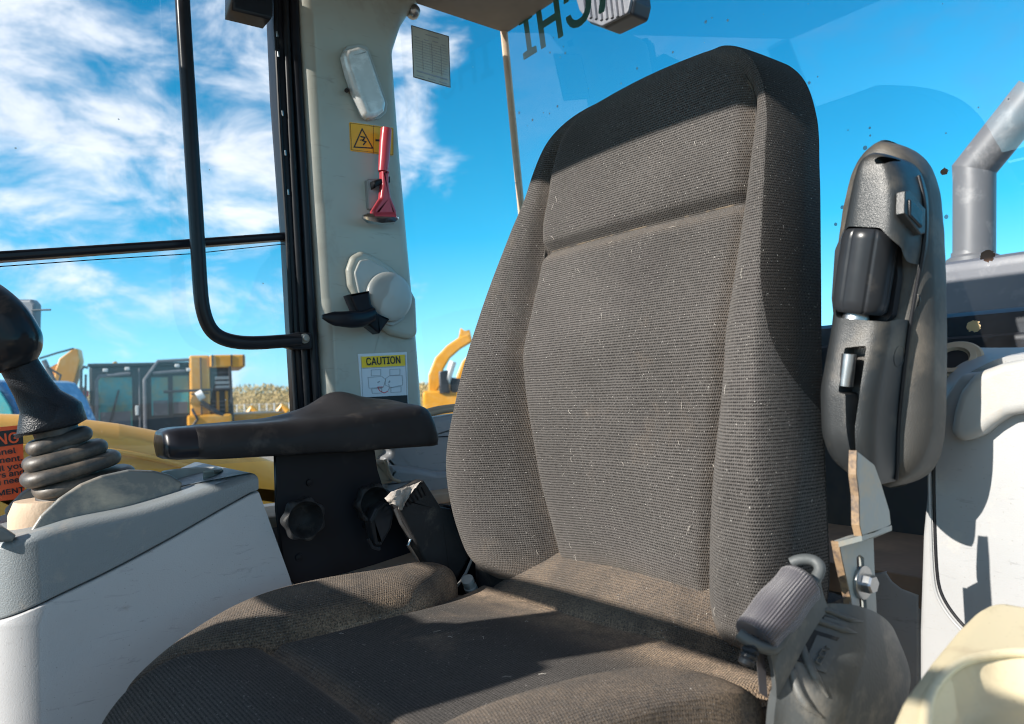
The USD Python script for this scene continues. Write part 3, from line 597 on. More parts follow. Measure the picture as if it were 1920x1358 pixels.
# warning sticker behind the hammer
st = thing('warning_sticker', 'orange warning sticker with a black triangle, partly behind the red hammer', 'sticker', wall_at(695, 260))
part('sheet', on_pillar([(655, 229), (738, 240), (738, 292), (657, 283)], .0008, .0002, .002), M['orange_print'], st)
def stroke(px, w, l, mat_, parent, closed=False, name='line', t=.0004):
    P = [on_y(x, y, l) for x, y in px]
    if closed: P = P + [P[0]]
    g = shapely.LineString([(p[0], p[2]) for p in P]).buffer(w / 2, cap_style='flat', join_style='mitre')
    ms = []
    for k in getattr(g, 'geoms', [g]):
        e = trimesh.creation.extrude_polygon(k, t, engine='earcut'); e.vertices = np.stack([e.vertices[:, 0], l + e.vertices[:, 2] - t / 2, e.vertices[:, 1]], 1); ms.append(fix(e))
    return part(name, cat(*ms), mat_, parent, smooth=False)
L_ = PF + .0011
stroke([(679, 242), (699, 278), (664, 276)], .0018, L_, M['black_print'], st, True, 'triangle')
stroke([(676, 256), (684, 258), (680, 264), (686, 266), (681, 272)], .0020, L_, M['black_print'], st, name='figure')
stroke([(675, 263), (683, 262)], .0014, L_, M['black_print'], st, name='figure')
stroke([(700, 235), (700, 288)], .0004, L_, M['black_print'], st, name='divider')
stroke([(704, 263), (714, 264)], .0032, L_, M['black_print'], st, name='arrow')
stroke([(657, 231), (737, 242), (737, 290), (659, 281)], .0004, L_, M['black_print'], st, True, 'border')

# emergency hammer in its clip
clip = thing('hammer_clip', 'grey metal clip on the pillar that holds the red hammer', 'clip', wall_at(705, 360))
part('backplate', on_pillar([(688, 336), (716, 334), (720, 392), (692, 392)], .009, .002, .003), M['lug'], clip)
part('jaw', on_pillar([(702, 338), (732, 330), (733, 342), (716, 345), (704, 352)], .024, .003, lift=.008), M['gasket'], clip)
ham = thing('emergency_hammer', 'red escape hammer with a chromed head hanging on the grey pillar', 'hammer', wall_at(720, 320))
HL = PF + .020
part('handle', tube([on_y(x, y, HL) for x, y in [(724, 242), (722, 270), (720, 300), (718, 322)]], [.0088, .0092, .0088, .0078], 14, samples=None), M['red'], ham, smooth=60)
part('grip_rib', tube([on_y(729, 246, HL + .006), on_y(724, 318, HL + .006)], .0022, 8), M['red'], ham)
neck = smooth2(wall_poly([(713, 322), (727, 322), (726, 345), (730, 372), (741, 398), (740, 412), (694, 412), (696, 396), (711, 372), (714, 345)], HL), .0015)
part('neck', plate(neck, (0, HL - .007, 0), *XZ, 0, .014, .004, 4, back=True), M['red'], ham)
hp = [on_y(680, 407, HL), on_y(690, 409, HL), on_y(712, 412, HL), on_y(736, 411, HL), on_y(745, 408, HL)]
part('head', tube(hp, [.0035, .0082, .0092, .0082, .0035], 8), M['chrome'], ham, smooth=30)
part('head_band', tube([on_y(698, 405, HL), on_y(738, 405, HL)], .0085, 10), M['red'], ham)

# window lock: moulded surround, round cover and a black handle
lock = thing('window_lock', 'round pale window lock with a black handle on the pillar above the CAUTION label', 'lock', wall_at(720, 560))
sur = [(652, 505), (660, 480), (678, 469), (700, 478), (735, 500), (766, 530), (782, 560), (785, 628), (770, 636), (735, 628), (712, 612), (668, 560), (655, 535)]
q = smooth2(wall_poly(sur, PF + .012), .010)
part('surround', plate(q, (0, PF - .001, 0), *XZ, 0, .013, .008, 5), M['pillar'], lock, smooth=50)
q2 = smooth2(wall_poly([(664, 512), (674, 488), (690, 486), (722, 502), (748, 530), (760, 560), (758, 600), (735, 612), (700, 600), (672, 548)], PF + .014), .008)
part('inner_face', plate(q2, (0, PF + .0125, 0), *XZ, 0, .003, .002, 3), M['dome_plastic'], lock, smooth=50)
dc = on_y(728, 557, PF + .016); dr = abs(on_y(770, 557, PF + .016)[0] - on_y(686, 557, PF + .016)[0]) / 2 * .99
part('cover', revolve([(dr, -.002), (dr, .004), (dr * .97, .008), (dr * .8, .0125), (dr * .5, .016), (0, .0175)], dc, (0, 1, 0), 48), M['dome_plastic'], lock, smooth=60)
HZ = PF + .034
wing = smooth2(wall_poly([(655, 552), (693, 545), (697, 570), (710, 588), (732, 598), (722, 612), (712, 626), (692, 610), (668, 582)], HZ), .0012)
part('wing', plate(wing, (0, HZ - .022, 0), *XZ, 0, .022, .003, 3), M['frame'], lock)
hd = [on_y(604, 594, HZ + .010), on_y(620, 597, HZ + .012), on_y(650, 599, HZ + .012), on_y(680, 598, HZ + .006), on_y(700, 590, HZ)]
rings = []
for p, (a, b) in zip(spline(hd, 24), zip(np.interp(np.linspace(0, 4, 24), range(5), [.003, .0105, .0125, .0125, .011]), np.interp(np.linspace(0, 4, 24), range(5), [.002, .006, .008, .009, .009]))):
    t = np.linspace(0, 2 * np.pi, 18, endpoint=False); rings.append(p + np.stack([0 * t, b * np.cos(t), a * np.sign(np.sin(t)) * np.abs(np.sin(t)) ** .7], 1))
part('handle', loft(rings), M['frame'], lock, smooth=50)

# CAUTION label
cl = thing('caution_label', 'white CAUTION label with a yellow heading and a cable diagram, low on the pillar', 'label', wall_at(715, 705))
part('sheet', on_pillar([(671, 664), (763, 660), (766, 772), (680, 776)], .0008, .0002, .001), M['white_print'], cl)
part('heading', on_pillar([(676, 669), (759, 665), (760, 686), (678, 690)], .0011, 0, lift=.0008), M['yellow_print'], cl)
part('footer', on_pillar([(686, 745), (764, 741), (765, 770), (687, 772)], .0011, 0, lift=.0008), M['black_print'], cl)
def wall_text(text, x0, y0, x1, y1, hpx, l, mat_, parent, bold=True, name='lettering'):
    """Text on the wall from pixel (x0, y0) to (x1, y1) along its baseline."""
    a, b = on_y(x0, y0, l), on_y(x1, y1, l); u = (b - a) / np.linalg.norm(b - a); v = np.cross(A([0, 1., 0]), u) * -1
    v = v if v[2] > 0 else -v
    c = on_y(x0, y0 - hpx, l); h = abs((c - a) @ v)
    g = meshkit.text_mesh(text, h, .0004, bold); w = g.bounds[1][0] - g.bounds[0][0]; g.vertices[:, 0] = (g.vertices[:, 0] - g.bounds[0][0]) * (np.linalg.norm(b - a) / w)
    return part(name, orient(g, a, u, v, A([0, 1., 0])), mat_, parent, smooth=False)
L2 = PF + .0013
wall_text('CAUTION', 687, 685, 751, 681, 13.5, L2, M['black_print'], cl)
L2 = PF + .0011
for r in ([(696, 694), (714, 693), (714, 704), (696, 705)], [(731, 693), (750, 692), (750, 703), (731, 704)], [(690, 708), (716, 706), (723, 712), (719, 726), (692, 728)], [(723, 710), (730, 705), (754, 704), (755, 722), (733, 727), (722, 722)], [(733, 727), (752, 725), (752, 735), (733, 736)], [(697, 729), (716, 728), (716, 737), (698, 738)]):
    stroke(r, .0007, L2, M['grey_print'], cl, True, 'outline')
stroke([(678, 691), (759, 687)], .0006, L2, M['grey_print'], cl, name='rule'); stroke([(677, 668), (681, 772)], .0006, L2, M['grey_print'], cl, name='rule'); stroke([(760, 665), (763, 742)], .0006, L2, M['grey_print'], cl, name='rule')
stroke([(708, 726), (712, 733), (720, 737), (727, 734)], .0011, L2, M['red_print'], cl, name='cable'); stroke([(708, 726), (718, 726)], .0014, L2, M['red_print'], cl, name='cable')
stroke([(727, 734), (730, 728), (729, 720)], .0009, L2, M['grey_print'], cl, name='cable')
stroke([(708, 718), (712, 715)], .0018, L2, M['grey_print'], cl, name='battery'); stroke([(729, 718), (731, 714)], .0022, L2, M['grey_print'], cl, name='battery')

# placard on the quarter pane
QW = -.513
pc = thing('window_placard', 'small pale table of printed lines stuck on the narrow side pane by the ceiling', 'sticker', on_y(808, 105, QW))
part('sheet', on_wall([(771, 47), (842, 68), (845, 165), (775, 145)], QW, .0008, .0001), M['paper'], pc)
def pp2(u, v): a, b, c, d = A([771, 47.]), A([842, 68.]), A([845, 165.]), A([775, 145.]); return tuple((a * (1 - u) + b * u) * (1 - v) + (d * (1 - u) + c * u) * v)
QL = QW + .0011
stroke([pp2(.01, .01), pp2(.99, .01), pp2(.99, .99), pp2(.01, .99)], .0010, QL, M['black_print'], pc, True, 'border')
for k in range(11): stroke([pp2(.07, .26 + k * .051), pp2(.94, .26 + k * .051)], .00045, QL, M['grey_print'], pc, name='row_line')
for u in (.28, .53, .77): stroke([pp2(u, .24), pp2(u, .80)], .00045, QL, M['grey_print'], pc, name='column_line')
for u0, u1, v, w in ((.38, .72, .10, .0014), (.08, .2, .2, .0012), (.33, .44, .21, .0012), (.56, .7, .19, .0016), (.8, .9, .21, .0012), (.1, .92, .855, .0026), (.1, .3, .94, .0014), (.4, .6, .94, .0014), (.7, .9, .94, .0014)):
    stroke([pp2(u0, v), pp2(u1, v)], w, QL, M['grey_print'], pc, name='printed_line')
# glass clip by the ceiling
gc = thing('glass_clip', 'round metal fastener at the top corner of the narrow side pane', 'fastener', on_y(775, 20, -.505))
c = on_y(776, 20, -.505)
part('screw', revolve([(.0115, -.010), (.0125, -.004), (.0105, .003), (.006, .007), (0, .008)], c, (.2, 1, 0), 24), M['steel'], gc)
part('washer', revolve([(.0065, -.02), (.0065, -.008)], c + A([-.008, 0, .002]), (.2, 1, 0), 18), M['gasket'], gc)

# guard rail of the right window
gr = thing('grab_rail', 'bent black tube rail across the right window, bolted to the window frame', 'rail', on_y(375, 560, -.49))
RL = -.492
path = [on_y(x, y, RL) for x, y in [(338, -80), (345, 50), (352, 160), (360, 290), (369, 430), (376, 545), (383, 590), (401, 624), (436, 640), (480, 643), (530, 640), (562, 638)]]
part('tube', tube(path, .0098, 18, samples=90), M['rail'], gr, smooth=60)
fl = [on_y(x, y, RL + .001) for x, y in [(520, 640), (548, 639), (584, 636)]]
part('flattened_end', on_wall([(536, 629), (560, 622), (586, 624), (586, 655), (558, 656), (536, 651)], -.505, .016, .004, .004), M['rail'], gr)
c = on_y(571, 635, -.488)
part('bolt', cat(revolve([(.0072, -.002), (.0072, .002), (.005, .003)], c, (0, 1, 0), 20), revolve([(.0048, .002), (.0048, .006), (.0040, .007), (0, .007)], c, (0, 1, 0), 6)), M['bracket'], gr)
part('upper_bracket', on_wall([(436, -40), (436, 18), (508, 36), (512, 30), (512, -40)], -.53, .035, .004), M['rail'], gr)

# HITACHI lettering on the outside of the rear pane, read from behind
hit = thing('rear_window_lettering', 'dark green HITACHI lettering on the rear window, seen from inside', 'lettering', on_x(1000, 70, -.25))
def rear_pt(x, y):
    n = A([1., 0, -.12]); return on_p(x, y, (rear_f(.6) - .004, 0, EYE + .6), n)
a, b, tp = rear_pt(982, 111), rear_pt(1068, 58), rear_pt(974, 37)
u = (b - a) / np.linalg.norm(b - a); v = (tp - a); v -= u * (v @ u); hgt = np.linalg.norm(v); v /= hgt
xo = 0.0; gap = hgt * .16
for ch in 'IHCATIH':                            # left to right as seen from inside; every letter mirrored
    g = meshkit.text_mesh(ch, hgt, .0006, True); g.vertices[:, 0] = -(g.vertices[:, 0] - g.bounds[1][0]); g.invert()
    wd = g.bounds[1][0] - g.bounds[0][0]; g.vertices[:, 0] += xo; xo += wd + gap
    part('letter', orient(g, a, u, v, np.cross(u, v)), M['green_print'], hit, smooth=False)

# ---------------------------------------------------------------- rear and side trim
trim = thing('rear_trim', 'white plastic trim panel and ledge under the rear window, right of the raised armrest', 'trim panel', (-.1, .3, EYE - .2))
XT = -.10
front = [(1745, 560), (1790, 655), (1925, 655), (2300, 640), (2300, 1500), (1722, 1500), (1722, 1180), (1726, 1000), (1733, 905)]
fp = smooth2(rear_poly([(1745, 830), (1768, 745), (1800, 700), (2300, 660), (2300, 1500), (1722, 1500), (1722, 1180), (1728, 1000)], XT), .01)
part('panel', plate(fp, (XT - .02, 0, 0), *YZ, 0, .02, .006, 4), M['ledge'], trim)
part('panel_groove', tube([on_x(x, y, XT + .0004) for x, y in [(1752, 800), (1751, 900), (1753, 1000), (1757, 1075), (1766, 1115), (1795, 1160), (1840, 1205)]], .0014, 8, samples=50), M['gasket'], trim)
part('panel_bead', tube([on_x(x, y, XT + .0002) for x, y in [(1744, 800), (1743, 900), (1745, 1000), (1749, 1078), (1759, 1122), (1790, 1168), (1835, 1212)]], .0016, 8, samples=50), M['ledge'], trim)
# overhanging grey lug above the panel
lug = [(1778, 815), (1786, 770), (1797, 735), (1825, 700), (1880, 680), (1925, 672), (2200, 640), (2200, 745), (1985, 762), (1920, 775), (1888, 780), (1862, 796), (1836, 818), (1806, 828), (1786, 826)]
q = smooth2(rear_poly(lug, XT + .018), .009)
part('lug', plate(q, (XT - .03, 0, 0), *YZ, 0, .048, .007, 5), M['lug'], trim, smooth=55)
# ledge behind the lug and a round cup in it
LG = [[on_x(x, y, XT - .012) for x, y in [(1768, 752), (1784, 728), (1806, 706), (1842, 686), (1892, 668), (1990, 660), (2150, 655)]],
      [on_x(x, y, XT - .10) for x, y in [(1756, 656), (1774, 654), (1802, 652), (1840, 652), (1890, 652), (1990, 650), (2150, 650)]]]
part('ledge', slab(resample(LG, 6, 30), (-.006, 0, -.02)), M['ledge'], trim, smooth=50)
rc = on_x(1790, 676, XT - .055); rx = A([.72, .1, .69])
part('cup_ring', revolve([(.024, -.004), (.024, .001), (.022, .0025), (.0185, .002), (.0185, .0042), (.0135, .0042), (.0125, .001), (0, .0006)], rc, rx, 36), M['tan'], trim)
part('cup_hole', revolve([(.0115, .001), (.0115, .0018), (0, .0018)], rc, rx, 30), M['gasket'], trim)
# inner return of the panel and the dark recess with a dusty floor behind the seat
rec = thing('rear_recess', 'dark recess with a dusty brown floor between seat and white trim panel', 'trim', (-.2, .2, EYE - .2))
part('back_wall', box((-.335, -.50, EYE - .70), (-.325, .55, EYE + .0), .003), M['dark_wall'], rec)
zf = on_x(1660, 1072, XT - .03)[2] - EYE
part('recess_floor', box((-.325, -.1, EYE + zf - .03), (-.131, .40, EYE + zf), .002), M['floor'], rec)
sw = rear_poly([(1636, 1075), (1660, 1072), (1672, 1090), (1690, 1104), (1722, 1116), (1722, 1400), (1636, 1400)], XT - .03)
part('lower_panel', plate(sw, (XT - .04, 0, 0), *YZ, 0, .010, .002), M['ledge'], rec)
# trim of the right rear corner: ledge, white corner panel and a dusty latch seen under the armrest
cor = thing('corner_trim', 'white corner trim behind the black armrest with a dusty tan latch', 'trim panel', (-.1, -.45, EYE - .15))
CW = -.47
part('panel', on_wall([(722, 858), (735, 850), (700, 800), (790, 788), (845, 778), (960, 765), (1000, 1150), (700, 1150)], CW - .03, .03, .008, .004), M['ledge'], cor)
part('joint', tube([on_y(x, y, CW + .0002) for x, y in [(760, 822), (850, 818), (960, 812)]], .0009, 6), M['gasket'], cor)
part('lower_step', on_wall([(716, 905), (735, 873), (780, 876), (820, 884), (960, 880), (980, 1150), (716, 1150)], CW, .022, .01, .004), M['ledge'], cor)
part('sill_seal', tube([on_y(x, y, CW - .012) for x, y in [(700, 805), (760, 798), (790, 780), (830, 768), (900, 762)]], .007, 12, samples=40), M['tan'], cor)
part('latch', on_wall([(702, 866), (722, 862), (735, 895), (745, 905), (722, 908), (703, 905)], CW + .01, .02, .005, .004), M['tan'], cor)
part('latch_edge', tube([on_y(x, y, CW + .033) for x, y in [(722, 862), (731, 890), (738, 899), (750, 903)]], .0025, 10, samples=20), M['tan'], cor)
part('tray', box((-.10, -.50, EYE - .17), (.30, -.40, EYE - .155), .004), M['tan'], cor)

part('tray', box((-.15, -.46, EYE - .262), (.30, -.335, EYE - .245), .004), M['tan'], cor)

# ---------------------------------------------------------------- right armrest on its black plate
arm = thing('console_armrest', 'worn black armrest pad on a black steel plate with two knobs, over the grey console', 'armrest', (.2, -.33, EYE - .1))
rows = []
t = np.linspace(0, 2 * np.pi, 40, endpoint=False)
def arm_ring(x, yn, yf, zb, zt, hump, rn):
    """Section of the pad: near flank yn, far flank yf, underside zb, top zt, raised by hump towards the far side."""
    P = [(yn - .012, zb), (yn - .003, zb + .003), (yn, zb + .012), (yn - .002, zt - .016), (yn - .008, zt - .005), (yn - .018, zt), ((yn + yf) / 2, zt + hump * .5), (yf + .016, zt + hump), (yf + .006, zt + hump - .006), (yf, zt + hump - .018), (yf + .004, zb + .012), (yf + .016, zb), ((yn + yf) / 2, zb)]
    P = A(P); k = spline(np.c_[P, 0 * P[:, :1]], 64, closed=True)[:, :2]
    return np.stack([np.full(64, x), k[:, 0], EYE + k[:, 1]], 1)
ks = [  # x, near y, far y, underside, top, hump
    (.378, -.320, -.350, -.056, -.040, .0), (.375, -.308, -.366, -.062, -.034, .0), (.366, -.301, -.376, -.066, -.030, .0), (.34, -.298, -.385, -.068, -.030, .001), (.28, -.297, -.392, -.070, -.030, .003), (.22, -.297, -.400, -.0715, -.027, .010),
    (.165, -.297, -.412, -.073, -.0225, .027), (.125, -.297, -.402, -.073, -.0185, .014), (.09, -.297, -.392, -.0735, -.0165, .006), (.072, -.298, -.384, -.074, -.020, .001), (.058, -.304, -.376, -.0745, -.036, 0), (.050, -.315, -.364, -.0745, -.058, 0)]
K = A(ks); xs = np.linspace(0, len(ks) - 1, 70); KK = np.stack([PchipInterpolator(np.arange(len(ks)), K[:, j])(xs) for j in range(6)], 1)
part('pad', wobble(loft([arm_ring(*k, 0) for k in KK]), .0006, 60), M['armrest_pad'], arm, smooth=True)
def shrink(x, k): P = arm_ring(*K[2], 0); c = P.mean(0); P = c + (P - c) * [1, k, k]; P[:, 0] = x; return P
part('end_cap', loft([shrink(.362, .985), shrink(.386, .97), shrink(.395, .90), shrink(.400, .76), shrink(.4005, .5)]), M['frame'], arm, smooth=60)
pl = wall_poly([(517, 845), (702, 838), (708, 880), (722, 925), (760, 1000), (790, 1030), (700, 1060), (560, 1100), (535, 1080), (520, 960)], -.322)
part('support_plate', plate(pl, (0, -.330, 0), *XZ, 0, .008, .001), M['black'], arm)
for px, py, rp in ((565, 972, 37), (695, 942, 34)):
    c = on_y(px, py, -.300); r = rp / 1400 * np.linalg.norm(c - CAM) * .98
    lob = []
    for rr, h in ((r * .55, -.024), (r * .62, -.012), (r * 1.0, -.006), (r * 1.02, .004), (r * .98, .008), (r * .88, .0085), (r * .80, .004), (r * .66, -.008), (r * .4, -.013), (r * .02, -.014)):
        q = np.linspace(0, 2 * np.pi, 72, endpoint=False); lo = 1 + (.07 * np.cos(7 * q) if -.013 < h and rr > r * .95 else 0)
        lob.append(c + np.stack([rr * lo * np.cos(q), np.full(72, h + .006), rr * lo * np.sin(q)], 1))
    part('knob', loft(lob), M['dust_black'], arm, smooth=50)
for px, py in ((580, 905), (560, 1045), (685, 985)):
    c = on_y(px, py, -.3215); part('rivet', revolve([(.0045, 0), (.004, .002), (0, .003)], c, (0, 1, 0), 16), M['black'], arm)

# ---------------------------------------------------------------- right console and joystick
con = thing('right_console', 'grey topped white side console with a joystick, left of the seat cushion', 'console', (.45, -.40, EYE - .3))
CL = -.310
def con_xz(px): return wall_poly(px, CL)
lower = [(20, 1160), (100, 1122), (200, 1075), (320, 1010), (420, 953), (484, 922), (500, 940), (560, 1120), (640, 1400), (560, 1900), (-80, 1900), (-70, 1450), (-20, 1300)]
# the top edge of the grey cap on the near side, front corner rounded in plan
xf = .555
prof_l = con_xz([(28, 1158), (100, 1122), (200, 1074), (320, 1010), (420, 953), (478, 921)])
prof_t = con_xz([(24, 1012), (120, 985), (250, 957), (330, 934), (420, 905), (470, 887)])
def cap_side(prof_lo, prof_hi, y0, y1, rad, xfr, xre, zlo, zhi, inset=0.0, n=10):
    """Plan outline of the console, from the rear near corner forward, round the front corner and back along the far side."""
    pts = []
    for x in np.linspace(xre, xfr - rad, 24): pts.append((x, y1))
    for q in np.linspace(0, np.pi / 2, n)[1:]: pts.append((xfr - rad + rad * math.sin(q), y1 - rad + rad * math.cos(q)))
    for q in np.linspace(0, np.pi / 2, n): pts.append((xfr - rad + rad * math.cos(q), y0 + rad - rad * math.sin(q)))
    for x in np.linspace(xfr - rad, xre, 24)[1:]: pts.append((x, y0))
    return A(pts)
plan = cap_side(None, None, -.535, CL, .05, .560, .300, 0, 0)
lo_i, hi_i = PchipInterpolator(prof_l[::-1, 0], prof_l[::-1, 1]), PchipInterpolator(prof_t[::-1, 0], prof_t[::-1, 1])
def ext(f, x, a, b):
    return np.where(x > b, f(b) + (f(b) - f(b - .03)) / .03 * (x - b), np.where(x < a, f(a), f(np.clip(x, a, b))))
zl = ext(lo_i, plan[:, 0], prof_l[:, 0].min(), prof_l[:, 0].max()); zh = ext(hi_i, plan[:, 0], prof_t[:, 0].min(), prof_t[:, 0].max())
ctr = A([.44, -.42])
def inset(p, d):
    e = np.roll(p, -1, 0) - np.roll(p, 1, 0); nn = np.stack([-e[:, 1], e[:, 0]], 1); nn /= np.linalg.norm(nn, axis=1)[:, None] + 1e-9
    if ((p + nn * .001 - ctr) ** 2).sum() > ((p - ctr) ** 2).sum(): nn = -nn
    return p + nn * d
rings = [np.c_[inset(plan, .0015), zl + .0008], np.c_[plan, zl + .0028]]
for q in np.linspace(0, np.pi / 2, 7): rings.append(np.c_[inset(plan, .010 * (1 - math.cos(q))), zh - .010 * (1 - math.sin(q))])
rings.append(np.c_[inset(plan, .0125), zh])
part('top_cover', loft(rings), M['console_grey'], con, smooth=40)
bx = plan.copy(); foot_shift = (plan[:, 0] < .33) * 1.0
rings = [np.c_[inset(plan, -.0006) - np.c_[foot_shift * .16, 0 * foot_shift], np.full(len(plan), EYE - .72)], np.c_[inset(plan, -.0006) - np.c_[foot_shift * .034, 0 * foot_shift], np.full(len(plan), EYE - .215)], np.c_[inset(plan, -.0006), zl - .003], np.c_[inset(plan, .001), zl - .0008]]
part('side_panel', loft(rings), M['console_white'], con, smooth=40)
# arched rim around the joystick well
RY = -.352
arch = [(52, 1004), (75, 968), (110, 935), (150, 908), (190, 892), (240, 881), (285, 882), (318, 890), (342, 905), (335, 935), (200, 968), (52, 1010)]
def arch_at(y, off): return smooth2(wall_poly(arch, RY) + A([0, off]), .004)
part('well_rim', plate(smooth2(wall_poly(arch, RY), .004), (0, RY - .006, 0), *XZ, 0, .008, .003, 4, back=True), M['rim'], con, smooth=50)
far = [(8, 958), (40, 925), (70, 905), (110, 895), (150, 900), (180, 930), (100, 990), (20, 985)]
part('well_rim', on_wall(far, -.47, .008, .003, .005), M['rim'], con, smooth=50)
cup = on_y(358, 902, -.395); ch = np.linspace(-.15 * np.pi, 1.15 * np.pi, 40); va = A([-.61, .79, 0]); vb = A([-.79, -.61, 0])
def cupring(rr, z): return A([cup + rr * (math.cos(k) * va + math.sin(k) * vb) + A([0, 0, z]) for k in ch])
cw_ = [cupring(.034, -.03), cupring(.034, .012), cupring(.033, .0135), cupring(.0315, .012), cupring(.031, -.03)]
part('cup_holder', slab(np.stack(cw_[:2] + cw_[2:]), (0, 0, -.0005)), M['dome_plastic'], con, smooth=40)
part('cup_rim', tube(cupring(.0345, .011)[4:-4], .0022, 8), M['rim'], con, smooth=60)
part('front_tab', on_wall([(-30, 1000), (0, 985), (30, 1005), (24, 1016), (-30, 1020)], -.33, .012, .003), M['rim'], con)

joy = thing('joystick', 'black joystick with a ribbed rubber gaiter on the right console', 'joystick', (.48, -.42, EYE - .1))
JY = -.405
def jp(x, y, y0=JY): return on_y(x, y, y0)
def jscale(p): return np.linalg.norm(p - CAM) / 1400
tilt_u = None
def oval(c, ax, r1, r2, n=40, shift=0.0):
    """An oval ring about c, across the axis ax; r1 runs along the console, r2 across it."""
    ax = ax / np.linalg.norm(ax); e2 = np.cross(ax, [1., 0, 0]); e2 /= np.linalg.norm(e2); e1 = np.cross(e2, ax)
    q = np.linspace(0, 2 * np.pi, n, endpoint=False); return c + r1 * np.cos(q)[:, None] * e1 + r2 * np.sin(q)[:, None] * e2
def gring(pl, pr, hpx, name, squash=.62):
    """One bellows ring between its left and right picture points, hpx tall: a fat torus-like disc."""
    a, b = jp(*pl), jp(*pr); c = (a + b) / 2; s = jscale(c); e1 = (b - a); r = np.linalg.norm(e1) / 2; e1 /= 2 * r
    up = A([0, 0, 1.]) - e1 * e1[2]; up /= np.linalg.norm(up); e2 = np.cross(up, e1); h = hpx * s / 2
    q = np.linspace(0, 2 * np.pi, 48, endpoint=False); rings = []
    for k in np.linspace(-np.pi / 2, np.pi / 2, 11):
        rr = r - h + h * math.cos(k); rr2 = r * .80 - h + h * math.cos(k)
        cq, sq = np.sign(np.cos(q)) * np.abs(np.cos(q)) ** .62, np.sign(np.sin(q)) * np.abs(np.sin(q)) ** .62
        rings.append(c + rr * cq[:, None] * e1 + rr2 * sq[:, None] * e2 + h * math.sin(k) * up)
    return loft(rings)
gait = None
for k, (pl_, pr_, h) in enumerate([((37, 905), (224, 852), 24), ((41, 876), (200, 832), 24), ((48, 846), (172, 808), 25)]):
    g = gring(pl_, pr_, h, k); part('gaiter_ring', g, M['gaiter'], joy, smooth=60)
core = [jp(135, 925), jp(128, 890), jp(118, 850), jp(108, 815), jp(98, 790)]
part('gaiter_core', tube(core, [.036, .030, .025, .022, .022], 28), M['gaiter'], joy, smooth=60)
part('gaiter_ring', gring((60, 925), (250, 880), 22, 3), M['gaiter'], joy, smooth=60)
part('base_collar', loft([oval(jp(95, 985), A([0, 0, 1.]), .040, .036), oval(jp(95, 960), A([0, 0, 1.]), .040, .036), oval(jp(100, 935), A([0, 0, 1.]), .037, .033)]), M['tan'], joy, smooth=50)
ax = jp(25, 690) - jp(98, 790); ax /= np.linalg.norm(ax)
sk = [((97, 806), .026, .024), ((96, 800), .036, .030), ((93, 788), .0365, .030), ((86, 772), .031, .027), ((76, 752), .0225, .0205), ((62, 728), .0200, .0185), ((44, 698), .0190, .018), ((24, 664), .0185, .0175)]
part('grip', loft([oval(jp(*c), ax if i > 1 else (jp(90, 770) - jp(100, 812)), a, b, 44) for i, (c, a, b) in enumerate(sk)]), M['grip'], joy, smooth=60)
hd = [((30, 690), .020), ((22, 672), .031), ((12, 648), .036), ((-6, 615), .0355), ((-30, 585), .033), ((-60, 560), .029), ((-85, 548), .015)]
HC = spline(A([jp(*c) for c, r in hd]), 40); HR = PchipInterpolator(range(7), [r for c, r in hd])(np.linspace(0, 6, 40))
part('head', tube(HC, HR, 36), M['grip_smooth'], joy, smooth=60)

# ---------------------------------------------------------------- raised left armrest of the seat
def rrect(x0, x1, y0, y1, z, n=44, e=.55, zs=0.0):
    """A rounded section; the superellipse exponent e makes it boxier when small."""
    q = np.linspace(0, 2 * np.pi, n, endpoint=False); c, s = np.cos(q), np.sin(q)
    c, s = np.sign(c) * np.abs(c) ** e, np.sign(s) * np.abs(s) ** e
    return np.stack([(x0 + x1) / 2 + (x1 - x0) / 2 * c, (y0 + y1) / 2 + (y1 - y0) / 2 * s, np.full(n, z)], 1)
YR = [268, 274, 286, 304, 330, 380, 450, 520, 600, 680, 740, 800, 850, 885, 903, 912]
PL = [1655, 1634, 1614, 1599, 1587, 1573, 1563, 1560, 1558, 1558, 1560, 1568, 1585, 1612, 1640, 1670]
PR = [1680, 1705, 1726, 1744, 1760, 1775, 1782, 1785, 1787, 1787, 1786, 1784, 1775, 1756, 1730, 1700]
def lz_at(x, y, f): p = on_x(x, y, f); return p[1], p[2]
rings = []
for y, a, b in zip(YR, PL, PR):
    z = lz_at((a + b) / 2, y, -.03)[1]; k = min(1, (b - a) / 170); y0 = lz_at(a, y, -.012)[0]; y1 = lz_at(b, y, -.052)[0]
    rings.append(rrect(-.030 - .032 * k ** .5, -.030 + .030 * k ** .5, y0, y1, z, 48, .72))
R = A(rings); ii = np.linspace(0, len(YR) - 1, 80); R = PchipInterpolator(np.arange(len(YR)), R, axis=0)(ii)
armrest = part('armrest', wobble(loft(R), .0005, 70), M['pod_pad'], seat, smooth=True, label='raised worn grey armrest on the seat\'s left side')
YS = [285, 290, 300, 330, 380, 450, 520, 600, 680, 740, 800, 850, 885, 900, 910]
SL = [1638, 1622, 1611, 1600, 1588, 1575, 1566, 1558, 1549, 1545, 1548, 1560, 1590, 1614, 1640]
SR = [1672, 1688, 1704, 1722, 1733, 1733, 1722, 1708, 1697, 1690, 1685, 1683, 1682, 1680, 1676]
rings = []
for y, a, b in zip(YS, SL, SR):
    z = lz_at((a + b) / 2, y, .02)[1]; k = min(1, (b - a) / 110); y0 = lz_at(a, y, .024)[0]; y1 = lz_at(b, y, -.004)[0]
    low = np.clip((y - 600) / 250, 0, 1)
    rings.append(rrect(-.025, .012 + .023 * k ** .6 + .008 * math.sin(np.pi * np.clip((y - 640) / 270, 0, 1)), y0, y1, z, 56, .55))
R = A(rings); ii = np.linspace(0, len(YS) - 1, 90); R = PchipInterpolator(np.arange(len(YS)), R, axis=0)(ii)
shell_ = loft(R)
XF = .036
